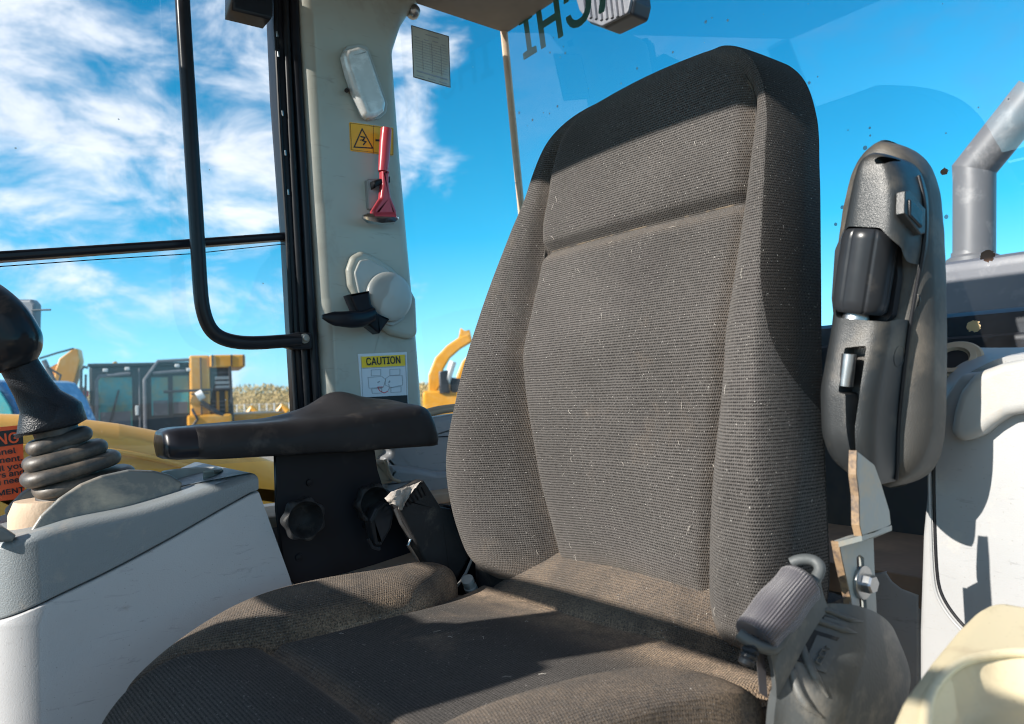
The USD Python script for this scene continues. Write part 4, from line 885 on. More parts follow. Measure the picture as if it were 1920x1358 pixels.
def front_prism(px, x0, x1, r=None):
    q = rear_poly(px, (x0 + x1) / 2)
    if r: q = smooth2(q, r)
    return plate(q, (x0, 0, 0), *YZ, 0, x1 - x0, 0)
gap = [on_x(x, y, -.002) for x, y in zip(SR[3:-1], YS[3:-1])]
part('shell_gap', tube(spline(A(gap), 60), .0015, 8), M['gasket'], armrest, smooth=60)  # dark tube standing in for the shade between shell and pad
kc0, kc1 = on_x(1629, 432, .022), on_x(1606, 588, .022)
win = front_prism([(1590, 425), (1655, 428), (1684, 462), (1686, 520), (1675, 590), (1660, 604), (1570, 596), (1566, 560), (1572, 470)], -.008, .07, .004)
slot = front_prism([(1572, 652), (1612, 648), (1606, 735), (1598, 800), (1597, 860), (1604, 880), (1590, 868), (1582, 800), (1580, 740), (1567, 736)], .022, .07, .0015)
hole = front_prism([(1630, 296), (1640, 290), (1655, 289), (1660, 295), (1650, 304), (1635, 306)], .010, .07, .0015)
sh = cut(shell_, win, slot, hole)
part('knob_recess', front_prism([(1588, 428), (1655, 430), (1686, 460), (1688, 520), (1677, 592), (1662, 606), (1568, 598), (1564, 560), (1570, 470)], .000, .008, .004), M['gasket'], armrest)  # dark plate standing in for the shade around the knob
part('underside_shell', sh, M['pod'], armrest, smooth=38)
ax = (kc1 - kc0); hk = np.linalg.norm(ax); ax /= hk; rk = .0205
part('adjuster_neck', revolve([(.009, hk * .96), (.010, hk + .005), (.012, hk + .010)], kc0, ax, 24), M['steel'], armrest, smooth=50)
prof = [(.4 * rk, 0), (.86 * rk, 0), (.97 * rk, .003), (rk, .008), (rk, hk * .5), (rk * .985, hk - .010), (.95 * rk, hk - .003), (.80 * rk, hk), (.3 * rk, hk)]
u_, v_, w_k = frame(ax, (1., 0, 0)); q = np.linspace(0, 2 * np.pi, 120, endpoint=False)
flute = 1 - .045 * (np.abs(np.sin(3.5 * q)) < .16)
kn = loft([kc0 + (r * np.where(r > .9 * rk, flute, 1) * np.cos(q))[:, None] * u_ + (r * np.where(r > .9 * rk, flute, 1) * np.sin(q))[:, None] * v_ + h * w_k for r, h in prof])
kn.vertices = kn.vertices + A([-.0035, 0, 0])
part('adjuster_knob', kn, M['knob'], armrest, smooth=40)
def side_plate(px, l, t, bevel, r, nm, m_):
    q = wall_poly(px, l)
    q = smooth2(q, r) if r else q
    return part(nm, plate(q, (0, l - t, 0), *XZ, 0, t, bevel, 3), M[m_], armrest)
lb = lz_at(1718, 400, .004)[0] + .006
side_plate([(1697, 358), (1704, 356), (1736, 392), (1735, 438), (1727, 440), (1696, 400)], lb, .006, .001, .001, 'button_frame', 'pod')
side_plate([(1707, 372), (1731, 398), (1730, 428), (1707, 404)], lb + .0016, .004, .0012, .001, 'button', 'knob')
part('lock_pin', tube([on_x(1592, 664, .036), on_x(1586, 724, .036)], [.0054, .0054], 14), M['steel'], armrest)
from trimesh.ray.ray_triangle import RayMeshIntersector
for px, py, r in ((1704, 564, .0085), (1686, 668, .0085)):
    hit, _, tri = RayMeshIntersector(sh).intersects_location([CAM], [ray(px, py)])
    if len(hit):
        k = int(np.argmin(((hit - CAM) ** 2).sum(1))); nrm = sh.face_normals[tri[k]]
        part('plug', revolve([(r, -.003), (r, .0004), (r * .93, .0004), (r * .9, -.0002), (0, -.0002)], hit[k], nrm, 28), M['pod'], armrest)
# bracket under the armrest: a cranked plate with a slot, a washer and a hexagon bolt
LU, LW = .284, .272
up = smooth2(wall_poly([(1606, 845), (1640, 872), (1652, 905), (1668, 958), (1671, 984), (1640, 1000), (1616, 1006), (1611, 985), (1610, 930), (1605, 890)], LU), .0015)
lo = wall_poly([(1572, 1016), (1600, 1006), (1638, 998), (1640, 1060), (1646, 1180), (1652, 1240), (1608, 1240), (1594, 1120), (1578, 1050)], LW)
slotp = smooth2(wall_poly([(1606, 1045), (1612, 1040), (1620, 1046), (1622, 1090), (1628, 1180), (1616, 1180), (1608, 1090)], LW), .002)
lower_plate = cut(plate(smooth2(lo, .0015), (0, LW - .004, 0), *XZ, 0, .004, .0006), plate(slotp, (0, LW - .02, 0), *XZ, 0, .04, 0))
shelf = slab([[on_y(1572, 1016, LW), on_y(1640, 999, LW)], [on_y(1616, 1004, LU), on_y(1672, 985, LU)]], (0, 0, -.004))
bracket = part('armrest_bracket', cat(plate(up, (0, LU - .004, 0), *XZ, 0, .004, .0006), lower_plate, shelf), M['bracket'], seat, smooth=30)
def strip_edge(px, l, w=.0052):
    P = A([on_y(x, y, l) for x, y in px]); o = A([.0006, -.0042, 0])
    return slab(np.stack([P, P + A([0.0012, -w, 0])]), (-.0012, 0, 0))
part('worn_edge', cat(strip_edge([(1606, 845), (1605, 890), (1610, 930), (1611, 985), (1616, 1006)], LU), strip_edge([(1572, 1016), (1578, 1050), (1594, 1120), (1604, 1190)], LW)), M['bracket_edge'], bracket, smooth=False)
bc = on_y(1616, 1092, LW + .0005)
part('washer', revolve([(.0125, 0), (.0125, .0022), (.0115, .0028), (.005, .0028)], bc, (0, 1, 0), 32), M['steel'], bracket)
part('bolt', revolve([(.0072, .0028), (.0072, .0085), (.0062, .0100), (0, .0100)], bc, (.05, 1, 0), 6), M['steel'], bracket, smooth=False)

# ---------------------------------------------------------------- belt guard with the rolled belt
bg = thing('belt_guard', 'grey plastic belt guard holding a rolled dark seat belt, beside the cushion', 'belt guard', (.2, .3, EYE - .2))
DG = .50
def g3(x, y, d): return at(x, y, d)
G = [[(1548, 1132, .530), (1578, 1132, .534), (1612, 1137, .540), (1648, 1152, .553), (1676, 1180, .572)],
     [(1512, 1188, .520), (1556, 1178, .524), (1606, 1182, .530), (1660, 1206, .548), (1704, 1250, .578)],
     [(1480, 1245, .508), (1532, 1230, .512), (1590, 1232, .518), (1650, 1250, .536), (1706, 1290, .572)],
     [(1458, 1300, .496), (1512, 1288, .500), (1572, 1288, .505), (1636, 1302, .524), (1694, 1340, .560)],
     [(1450, 1370, .486), (1500, 1362, .490), (1556, 1360, .494), (1618, 1372, .512), (1676, 1402, .548)],
     [(1446, 1450, .478), (1494, 1446, .482), (1546, 1446, .486), (1604, 1450, .504), (1660, 1470, .540)]]
GP = resample([[g3(*c) for c in r] for r in G], 60, 48)
body = slab(GP, -DV * 0 + A([-.006, -.010, -.004]))
cover = part('cover', body, M['guard'], bg, smooth=40)
# ribs and sunken windows on the cover
def on_cover(x, y, lift=.0):
    """The cover's surface under the picture point, by nearest grid point."""
    q = GP.reshape(-1, 3) - CAM; z = q @ DV; s = np.stack([960 + FPX * (q @ RV) / z, 679 - FPX * (q @ UV) / z], 1)
    w = ((s - [x, y]) ** 2).sum(1); k = np.argsort(w)[:4]; ww = 1 / (w[k] + 1e-3); p = (GP.reshape(-1, 3)[k] * ww[:, None]).sum(0) / ww.sum()
    return p + (CAM - p) / np.linalg.norm(CAM - p) * lift
for px, w in (([(1540, 1140), (1560, 1148), (1590, 1160), (1618, 1166)], .0022), ([(1524, 1160), (1545, 1168), (1580, 1180), (1606, 1188)], .0026), ([(1498, 1206), (1512, 1236), (1530, 1272), (1552, 1308)], .003), ([(1482, 1252), (1494, 1290), (1512, 1322), (1540, 1345)], .0032)):
    P = spline([on_cover(x, y, .0005) for x, y in px], 24); part('rib', tube(P, np.r_[.3, np.full(14, 1.), np.linspace(1, .25, 9)] * w, 10), M['guard'], cover, smooth=60)
def cover_patch(px, lift, nm, m_, n=8):
    a, b, c, d = [A(k, float) for k in px]; P = []
    for v in np.linspace(0, 1, n): P.append([on_cover(*((a * (1 - u) + b * u) * (1 - v) + (d * (1 - u) + c * u) * v), lift) for u in np.linspace(0, 1, n)])
    return part(nm, slab(P, A([-.001, -.001, -.001])), M[m_], cover, smooth=60)
cover_patch([(1537, 1150), (1582, 1166), (1574, 1182), (1528, 1166)], .0009, 'slot', 'dust_black')
cover_patch([(1546, 1156), (1592, 1168), (1584, 1182), (1540, 1172)], .0016, 'slot_plate', 'guard')
cover_patch([(1524, 1180), (1574, 1196), (1536, 1254), (1490, 1236)], .0009, 'window', 'dust_black')
cover_patch([(1532, 1190), (1578, 1206), (1548, 1262), (1508, 1246)], .0016, 'window_plate', 'guard')
for px in ([(1536, 1228), (1541, 1218), (1549, 1222), (1545, 1232), (1536, 1228)], [(1530, 1240), (1535, 1231), (1543, 1236), (1538, 1246), (1530, 1240)], [(1548, 1212), (1556, 1216)]):
    part('moulded_mark', tube([on_cover(x, y, .0030) for x, y in px], .0007, 6), M['guard'], cover)
# holster: face wall and rim
wall_px = [(1438, 1216), (1462, 1206), (1535, 1078), (1552, 1140), (1512, 1190), (1470, 1262), (1458, 1300)]
fw = slab(resample([[g3(1440, 1214, .490), g3(1462, 1205, .495), g3(1498, 1142, .508), g3(1536, 1070, .522)], [g3(1452, 1262, .490), g3(1474, 1242, .497), g3(1510, 1175, .512), g3(1545, 1118, .526)], [g3(1456, 1310, .493), g3(1486, 1256, .503), g3(1520, 1192, .516), g3(1556, 1142, .530)]], 14, 20), A([-.004, -.006, 0]))
part('holster_wall', fw, M['guard'], bg, smooth=50)
rim = spline([g3(1386, 1188, .492), g3(1402, 1200, .489), g3(1438, 1216, .488), g3(1456, 1212, .492), g3(1470, 1192, .496), g3(1500, 1140, .507), g3(1532, 1082, .520), g3(1537, 1064, .523), g3(1527, 1052, .527), g3(1500, 1050, .531), g3(1484, 1056, .533)], 70)
part('holster_rim', tube(rim, .0040, 12), M['guard'], bg, smooth=60)
# the rolled belt
b0, b1 = g3(1502, 1092, .522), g3(1416, 1196, .498)
axb = b1 - b0; hb = np.linalg.norm(axb); axb /= hb; u_, v_, _ = frame(axb); nq, nz = 60, 30
q = np.linspace(0, 2 * np.pi, nq); P, uvs = [], []
for s in np.linspace(0, 1, nz):
    r = .0158 * (1 - .04 * math.sin(s * 9)) * (1 if .02 < s < .98 else .93); P.append(b0 + axb * hb * s + r * (np.cos(q)[:, None] * u_ * 1.0 + np.sin(q)[:, None] * v_)); uvs.append(np.stack([np.full(nq, s * hb), q * .0158], 1))
belt = thing('rolled_belt', 'rolled up dark purple seat belt webbing sitting in the grey guard', 'seat belt', b0)
g = grid(P)
part('webbing', g, M['webbing'], belt, uv=A(uvs).reshape(-1, 2))
part('roll_end', revolve([(.0148, 0), (.0145, .0004), (.004, .0004), (0, .001)], b0 - axb * .0005, -axb, 30), M['webbing'], belt)
part('roll_end', revolve([(.0148, 0), (.0145, .0004), (.004, .0004), (0, .001)], b1 + axb * .0003, axb, 30), M['webbing'], belt)
tg0, tg1 = g3(1412, 1204, .490), g3(1398, 1246, .486); axt = (tg1 - tg0); ht = np.linalg.norm(axt)
part('tongue', revolve([(.003, -.004), (.0052, 0), (.0058, ht * .22), (.0050, ht * .26), (.0058, ht * .34), (.0058, ht * .46), (.005, ht * .50), (.0058, ht * .58), (.0056, ht * .70), (.0049, ht * .74), (.0056, ht * .82), (.005, ht), (.002, ht * 1.08)], tg0, axt, 20), M['knob'], belt)
part('belt_tail', slab([[g3(1416, 1206, .497), g3(1432, 1212, .499)], [g3(1420, 1250, .500), g3(1436, 1262, .502)], [g3(1424, 1300, .506), g3(1440, 1310, .508)]], A([-.001, -.001, 0])), M['webbing'], belt)

# ---------------------------------------------------------------- cream side console, lower right
cr_ = thing('left_console', 'worn cream plastic side console with a round recess, lower right corner', 'console', (.1, .42, EYE - .3))
Tz = -.158
oc = [(1655, 1420), (1664, 1345), (1690, 1290), (1740, 1225), (1790, 1168), (1822, 1138), (1845, 1126), (1880, 1124), (1935, 1134), (2060, 1150), (2300, 1500), (2250, 1900), (1650, 1900)]
q = smooth2(A([on_z(x, y, Tz)[:2] for x, y in oc]), .012)
top_ = plate(q, (0, 0, EYE + Tz - .16), (1, 0, 0), (0, 1, 0), (0, 0, 1), 0, .16, .012, 5)
rec_px = [(1735, 1420), (1738, 1330), (1752, 1290), (1778, 1258), (1815, 1237), (1870, 1226), (1930, 1224), (2050, 1235), (2180, 1500), (2100, 1800), (1760, 1800)]
q2 = smooth2(A([on_z(x, y, Tz)[:2] for x, y in rec_px]), .02)
def dish(q, z0, depth, steps=8):
    c = q.mean(0); rings = [np.c_[c + (q - c) * 1.0, np.full(len(q), z0 + .03)]]
    for k in np.linspace(0, 1, steps):
        s = 1 - .28 * k; rings.append(np.c_[c + (q - c) * s, np.full(len(q), z0 - depth * (1 - (1 - k) ** 2.2))])
    return loft(rings)
top_ = cut(top_, dish(q2, EYE + Tz, .022))
part('top', top_, M['cream'], cr_, smooth=40)
lip = [on_z(x, y, Tz + .0006) for x, y in [(1735, 1420), (1738, 1330), (1752, 1290), (1778, 1258), (1815, 1237), (1870, 1226), (1930, 1224), (2050, 1235)]]
part('recess_lip', tube(lip, .0028, 12, samples=60), M['cream'], cr_, smooth=60)

# ---------------------------------------------------------------- buckle holder between cushion and right armrest
bk = thing('buckle_holder', 'black plastic box on a bare metal stay behind the cushion, with a torn cloth tag', 'buckle', on_y(800, 1000, -.255))
bx0 = [(733, 935), (794, 900), (868, 1050), (882, 1060), (840, 1100), (818, 1090), (772, 1010), (760, 985)]
BL = -.262
q = smooth2(wall_poly([(735, 932), (795, 900), (828, 952), (846, 954), (880, 1046), (846, 1106), (812, 1086), (772, 1004)], BL), .002)
part('box', plate(q, (0, BL - .022, 0), *XZ, 0, .022, .003, 3, back=True), M['dust_black'], bk)
for k in range(7):
    a, b = on_y(748 + k * 7, 938 - k * 4.2, BL + .0008), on_y(756 + k * 7, 954 - k * 4.2, BL + .0008)
    part('ridge', tube([a, b], .0011, 6), M['black'], bk)
part('metal_stay', tube([on_y(x, y, BL + .004) for x, y in [(741, 955), (752, 982), (770, 1010), (765, 1022), (780, 1046), (800, 1084), (806, 1092)]], .0021, 8), M['steel'], bk, smooth=False)
part('metal_foot', slab([[on_y(800, 1086, BL + .006), on_y(826, 1090, BL + .004)], [on_y(806, 1092, BL + .016), on_y(824, 1096, BL + .014)]], (0, 0, -.0015)), M['steel'], bk)
part('wire', tube([on_y(x, y, BL + .006) for x, y in [(886, 1046), (874, 1074), (858, 1098), (850, 1106)]], .0018, 8), M['lug'], bk)
tag_ = resample([[on_y(x, y, BL + d) for x, y, d in r] for r in [[(722, 934, -.004), (745, 918, .004), (768, 912, -.002), (790, 902, .002)], [(728, 940, .004), (748, 930, .008), (764, 922, .003), (780, 914, .006)], [(732, 946, .002), (744, 948, .010), (752, 956, .004), (756, 944, .008)]]], 16, 22)
part('torn_tag', wobble(slab(tag_, (0, -.0015, -.0005)), .0028, 220), M['tag_cloth'], bk, smooth=True)
q = smooth2(wall_poly([(690, 975), (700, 952), (716, 940), (730, 946), (736, 960), (730, 990), (712, 1022), (700, 1022)], -.285), .002)
part('black_clip', plate(q, (0, -.30, 0), *XZ, 0, .022, .005, 4, back=True), M['knob'], bk)
part('clip_seam', tube([on_y(x, y, -.277) for x, y in [(696, 980), (706, 958), (724, 944)]], .0012, 6), M['dust_black'], bk)
part('clip_hook', tube([on_y(x, y, -.282) for x, y in [(690, 1010), (698, 1026), (712, 1030)]], .0022, 8), M['knob'], bk)
wc = on_y(880, 1096, -.235)
part('white_cap', revolve([(.0085, -.012), (.0085, -.003), (.0072, -.002), (.0072, .004), (.0082, .005), (.0078, .010), (0, .011)], wc, (.5, .3, .8), 24), M['dome_plastic'], bk)

# ---------------------------------------------------------------- outside: this machine's hood, exhaust, lamp, mirror and boom
hood = thing('engine_hood', 'grey engine hood with a round exhaust pipe behind the rear window', 'engine hood', at(1850, 600, 2.3))
def X(x, y, f): return on_x(x, y, f)
HX = -1.25
p0 = X(1700, 482, HX)
part('side_panel', box((HX - 1.6, X(1640, 500, HX)[1], .9), (HX, 1.6, X(1850, 478, HX)[2]), .03), M['machine_grey'], hood)
part('deck', box((-1.24, X(1600, 600, -.8)[1], .9), (-.42, 1.6, X(1850, 612, -.8)[2]), .02), M['machine_dark'], hood)
part('deck_seal', box((-.445, -.45, EYE - .35), (-.40, 1.2, X(1850, 628, -.42)[2]), .01), M['gasket'], hood)
part('hinge_block', box((HX, X(1806, 590, HX)[1], X(1806, 602, HX)[2]), (HX + .05, X(1832, 590, HX)[1], X(1806, 588, HX)[2]), .006), M['machine_dark'], hood)
PX = -1.55
c0, c1, c2 = X(1826, 520, PX), X(1826, 318, PX), X(1945, 150, PX)
rp = abs(X(1870, 400, PX)[1] - X(1783, 400, PX)[1]) / 2 * .90
c2 = c1 + (X(1930, 165, PX) - X(1822, 300, PX)) * 1.1
pipe = part('exhaust_pipe', loft([o for o in [oval(c0, A([0, 0, 1.]), rp, rp, 48), oval(c1 - A([0, 0, .02]), A([0, 0, 1.]), rp, rp, 48)]]), M['pipe'], hood, smooth=60)
d2 = (c2 - c1) / np.linalg.norm(c2 - c1)
mid = (A([0, 0, 1.]) + d2); mid /= np.linalg.norm(mid)
def cutring(c, ax, nrm, r):
    """A circular pipe about axis ax cut by the plane through c with normal nrm."""
    R = oval(c, ax, r, r, 48); ax = ax / np.linalg.norm(ax); return R - ax * (((R - c) @ nrm) / (ax @ nrm))[:, None]
part('pipe_elbow', loft([cutring(c1, A([0, 0, 1.]), mid, rp * 1.004), oval(c2, d2, rp * 1.004, rp * 1.004, 48), oval(c2, d2, rp * .93, rp * .93, 48), oval(c2 - d2 * .2, d2, rp * .9, rp * .9, 48)], caps=True), M['pipe'], pipe, smooth=50)
part('pipe_lower', loft([oval(c1 - A([0, 0, .021]), A([0, 0, 1.]), rp, rp, 48), cutring(c1, A([0, 0, 1.]), mid, rp)], caps=False), M['pipe'], pipe, smooth=50)
part('pipe_foot', revolve([(rp * 1.3, -.02), (rp * 1.28, .012), (rp * 1.02, .02), (rp, .03)], A([c0[0], c0[1], X(1826, 486, PX)[2] - .01]), (0, 0, 1), 48), M['pipe'], pipe)
gl = thing('glass_spot', 'brown round splat stuck on the lower right of the rear window, the higher of two', 'splat', rear_pt(1852, 480))
def splat(x, y, r, seed, parent, mt):
    rg = np.random.default_rng(seed); q = np.linspace(0, 2 * np.pi, 40, endpoint=False); c = rear_pt(x, y); s = np.linalg.norm(c - CAM) / 1400
    rad = r * s * (1 + .10 * rg.normal(size=40)); uu, vv = A([0, 1., 0]), A([.12, 0, 1.]) / np.linalg.norm([.12, 1])
    P = c + rad[:, None] * (np.cos(q)[:, None] * uu * 1.15 + np.sin(q)[:, None] * vv)
    part('blot', slab(np.stack([P, np.repeat(c[None], 40, 0) + (P - c) * .02])[:, list(range(40)) + [0]], A([.0008, 0, 0])), mt, parent, smooth=False)
M['splat_brown'] = mat('brown_splat', (.20, .10, .055), .8, .2, 60); M['splat_tan'] = mat('tan_splat', (.62, .42, .20), .8, .15, 60)
splat(1852, 480, 9, 1, gl, M['splat_brown'])
gl2 = thing('glass_spot', 'pale tan starry splat on the rear window above the white ledge, the lower of two', 'splat', rear_pt(1826, 612))
splat(1826, 612, 9, 2, gl2, M['splat_tan'])
gl3 = thing('glass_spot', 'tiny dark splat on the rear window touching the top of the raised armrest', 'splat', rear_pt(1771, 322))
splat(1771, 322, 5, 3, gl3, M['splat_brown'])

wl = thing('work_lamp', 'ribbed work lamp outside the top of the rear window behind the lettering', 'lamp', at(1150, 20, 1.75))
wf = -.42
lp = [(1060, -60), (1083, 20), (1100, 42), (1128, 52), (1180, 26), (1186, 0), (1178, -60)]
q = rear_poly(lp, wf)
part('housing', plate(smooth2(q, .008), (wf - .05, 0, 0), *YZ, 0, .045, .008, 3), M['machine_dark'], wl)
part('lens', plate(smooth2(q * .94 + q.mean(0) * .06, .008), (wf - .006, 0, 0), *YZ, 0, .006, .002, 3), M['machine_grey'], wl)
for k in range(8):
    a, b = X(1098 + k * 10, 34 - abs(k - 3) * 2 + 4, wf + .001), X(1092 + k * 10, -20, wf + .001)
    part('lens_rib', tube([a, b], .0035, 6), M['machine_grey'], wl)

mr = thing('side_mirror', 'small grey round cornered mirror head on a thin rod outside the right window', 'mirror', at(45, 590, 3.2))
dm = 3.2
e1, e2 = (RV - UV * 0), A([0, 0, 1.]); e1 = A([RV[0], RV[1], 0]); e1 /= np.linalg.norm(e1); e3 = np.cross(e1, e2)
def flat(px, d): o = at(px[0][0], px[0][1], d); return o, A([[(at(x, y, d) - o) @ e1, (at(x, y, d) - o) @ e2] for x, y in px])
o, q = flat([(22, 566), (30, 561), (58, 561), (66, 570), (66, 640), (40, 650), (22, 640)], dm)
part('head', plate(smooth2(q, .012), o, e1, e2, -e3 if e3 @ DV > 0 else e3, -.05, .0, .012, 3, back=True), M['machine_grey'], mr)
part('rod', tube([at(60, 582, dm), at(95, 581, dm)], .004, 8), M['machine_dark'], mr)
part('stem', tube([at(44, 640, dm), at(44, 900, dm)], .014, 8), M['machine_dark'], mr)

bm = thing('machine_boom', 'broad sunlit yellow boom lying just outside the right window', 'boom', (.3, -1.2, 1.6))
BY = -1.02
tp_ = [(-260, 770), (-40, 776), (90, 780), (160, 786), (230, 795), (300, 808), (380, 824), (480, 850), (560, 880), (640, 915)]
prof = wall_poly(tp_ + [(640, 1200), (-260, 1300)], BY)
part('box_beam', plate(smooth2(prof, .01), (0, BY - .42, 0), *XZ, 0, .42, .05, 6), M['boom'], bm, smooth=60)
part('weld_seam', tube([on_y(x, y, BY + .002) for x, y in [(-100, 838), (150, 842), (250, 852), (340, 872), (420, 895)]], .006, 8, samples=30), M['boom'], bm)

# ---------------------------------------------------------------- machines across the yard
def view_frame(px, py, d, turn=0.0):
    """A level frame at the picture point, d away: e1 to the right (turned by turn), e2 up, e3 away."""
    o = at(px, py, d); a = A([RV[0], RV[1], 0]); a /= np.linalg.norm(a); b = np.cross([0, 0, 1.], a)
    e1 = a * math.cos(turn) + b * math.sin(turn); e3 = np.cross([0, 0, 1.], e1); return o, e1, A([0, 0, 1.]), e3
d = 14.0
# frame origin: eye level at x = 270; one centimetre per picture pixel at this distance
O, E1, E2, E3 = view_frame(270, 753, d, .40)
O = A([O[0], O[1], EYE]); s = d / 1400
def bb(x0, y0, x1, y1, z0, z1, bev=.03):
    """Box from picture-sized numbers: x relative to 270 and y measured down from the horizon at 753, in pixels; z in metres away."""
    return xbox(O, E1, E2, E3, ((x0 - 270) * s * .90, (753 - y1) * s, z0), ((x1 - 270) * s * .90, (753 - y0) * s, z1), bev)
def bar(pts, r, n=8): return tube([O + E1 * (x - 270) * s * .90 + E2 * (753 - y) * s + E3 * z for x, y, z in pts], r, n)
mc = thing('yellow_excavator', 'yellow and black excavator with a dark glazed cab across the yard, nearest of the machines', 'excavator', A([O[0], O[1], 0]))
part('cab', bb(170, 684, 360, 812, 0, 1.7, .05), M['machine_dark'], mc)
for x0, y0, x1, y1 in ((186, 706, 248, 800), (284, 708, 318, 780), (323, 706, 356, 778)):
    part('window', bb(x0, y0, x1, y1, -.012, .02, .008), M['teal_glass'], mc)
for P in ([(184, 800), (184, 712), (190, 704), (240, 700), (246, 700)], [(272, 806), (272, 712), (298, 678), (358, 676)], [(288, 700), (350, 697)]):
    part('rail', bar([(x, y, -.05) for x, y in P], .032), M['machine_grey'], mc)
part('window_post', bb(316, 704, 325, 784, -.03, .0, .005), M['machine_dark'], mc)
part('roof', bb(168, 680, 362, 686, -.04, 1.75, .02), M['machine_dark'], mc)
part('body', bb(358, 668, 398, 800, -.1, 2.2, .04), M['yellow'], mc)
part('roof_overhang', bb(398, 668, 470, 692, -.15, 2.0, .03), M['yellow'], mc)
part('engine_bay', bb(396, 690, 440, 800, .1, 2.0, .03), M['machine_dark'], mc)
for y in (712, 721, 730): part('vent_bar', bb(408, y - 3, 438, y + 3, .02, .1, .01), M['machine_white'], mc)
for x in (410, 428): part('engine_post', bb(x, 738, x + 6, 780, .02, .1, .01), M['yellow'], mc)
part('handrail', bar([(308, 736, -.15), (440, 734, -.15), (441, 800, -.15)], .025), M['machine_dark'], mc)
part('handrail', bar([(438, 690, -.12), (442, 800, -.12)], .03), M['machine_dark'], mc)
part('lower_body', bb(352, 782, 440, 812, -.25, 2.2, .04), M['yellow'], mc)
part('strut', bar([(380, 758, -.2), (415, 782, -.2), (430, 790, -.2)], .05), M['machine_dark'], mc)
part('muffler', bar([(372, 748, -.2), (384, 742, -.2)], .09, 12), M['machine_white'], mc)
part('counterweight', bb(430, 784, 560, 815, .3, 2.4, .08), M['yellow'], mc)
part('undercarriage', bb(60, 880, 480, 1005, -.3, 2.6, .1), M['machine_dark'], mc)
part('turntable', bb(160, 812, 470, 890, -.1, 2.4, .05), M['machine_dark'], mc)
qx = [(100, 745), (118, 740), (136, 720), (150, 672), (146, 650), (138, 649), (112, 668), (104, 690)]
bo = plate(A([[(x - 270) * s * .90, (753 - y) * s] for x, y in qx]), O + E3 * .4, E1, E2, -E3, -.5, 0, .02)
boom = part('boom_head', bo, M['yellow'], mc)
part('boom_cable', bar([(78, 668, .3), (110, 658, .3), (140, 650, .3)], .018), M['machine_dark'], boom)
part('boom_cylinder', bar([(90, 672, .1), (112, 722, .1), (130, 742, .1)], .045), M['machine_grey'], boom)
part('boom_hose', bar([(96, 684, .05), (120, 700, .05), (112, 726, .05), (140, 730, .05)], .02), M['machine_dark'], boom)
part('boom_arm', plate(A([[(x - 270) * s * .90, (753 - y) * s] for x, y in [(78, 690), (104, 676), (128, 740), (150, 736), (168, 770), (170, 800), (120, 800), (96, 740)]]), O + E3 * .6, E1, E2, -E3, -.5, 0, .02), M['yellow'], mc)
for x0, y0, x1, y1 in ((186, 770, 248, 800), (284, 752, 318, 780), (323, 756, 356, 778)): part('seat_shadow', bb(x0 + 3, y0, x1 - 3, y1, -.018, .0, .006), M['machine_grey'], mc)  # seat shapes inside the cab, drawn as thin plates on the panes
part('door_seam', bar([(262, 690, -.02), (262, 810, -.02)], .014), M['machine_grey'], mc)
part('door_handle', bb(254, 760, 260, 778, -.06, .0, .01), M['machine_white'], mc)
for x, y in ((196, 690), (236, 688), (330, 684), (352, 692)): part('cab_lamp', bb(x, y, x + 9, y + 6, -.09, .0, .015), M['machine_white'], mc)
part('wiper', bar([(206, 795, -.04), (224, 730, -.04)], .016), M['machine_dark'], mc)
for y in (700, 756, 764, 772): part('grille_slat', bb(400, y, 438, y + 3, .06, .12, .005), M['machine_grey'], mc)
part('panel_seam', bar([(380, 672, -.11), (380, 796, -.11)], .012), M['machine_dark'], mc)
part('panel_seam', bar([(360, 742, -.11), (396, 741, -.11)], .012), M['machine_dark'], mc)
part('hose', bar([(362, 770, -.2), (372, 790, -.25), (360, 806, -.25)], .025), M['machine_dark'], mc)
for x, y in ((402, 672), (440, 671), (465, 671)): part('roof_rib', bb(x, 668, x + 3, 690, -.165, .0, .004), M['machine_dark'], mc)
part('grab_frame', bar([(156, 772, -.1), (158, 692, -.1), (163, 686, -.1), (170, 688, -.1)], .025), M['machine_dark'], mc)
part('grab_frame', bar([(164, 770, -.1), (166, 700, -.1)], .02), M['machine_dark'], mc)
part('step_box', bb(146, 722, 160, 745, -.1, .3, .02), M['machine_white'], mc)
part('red_light', bb(161, 729, 169, 740, -.1, .05, .01), M['red'], mc)
part('beacon', plate(A([[(x - 270) * s * .90, (753 - y) * s] for x, y in [(204, 681), (206, 674), (212, 672), (216, 681)]]), O + E3 * .8, E1, E2, -E3, -.1, 0, .01), M['yellow'], mc)

# dark blue machine glimpsed behind the joystick
M['blue_paint'] = mat('dark_blue_paint', (.03, .10, .20), .25, .3, 6, dust=(.4, .45, .5), dscale=9, dlo=.55, dhi=.75)
bl = thing('blue_machine', 'dark blue machine glimpsed behind the joystick at the left edge', 'machine', at(10, 780, 7.0) * [1, 1, 0])
o, q = flat([(-300, 740), (-20, 712), (0, 716), (26, 752), (48, 800), (48, 1150), (-300, 1150)], 7.0)
part('body', plate(smooth2(q, .02), o, e1, e2, e3 if e3 @ DV < 0 else -e3, -1.2, 0, .04), M['blue_paint'], bl)
o2, q2 = flat([(-300, 752), (-20, 726), (0, 732), (20, 762), (32, 792), (-300, 792)], 6.99)
part('window', plate(q2, o2, e1, e2, e3 if e3 @ DV < 0 else -e3, 0, .02, .005), M['teal_glass'], bl)

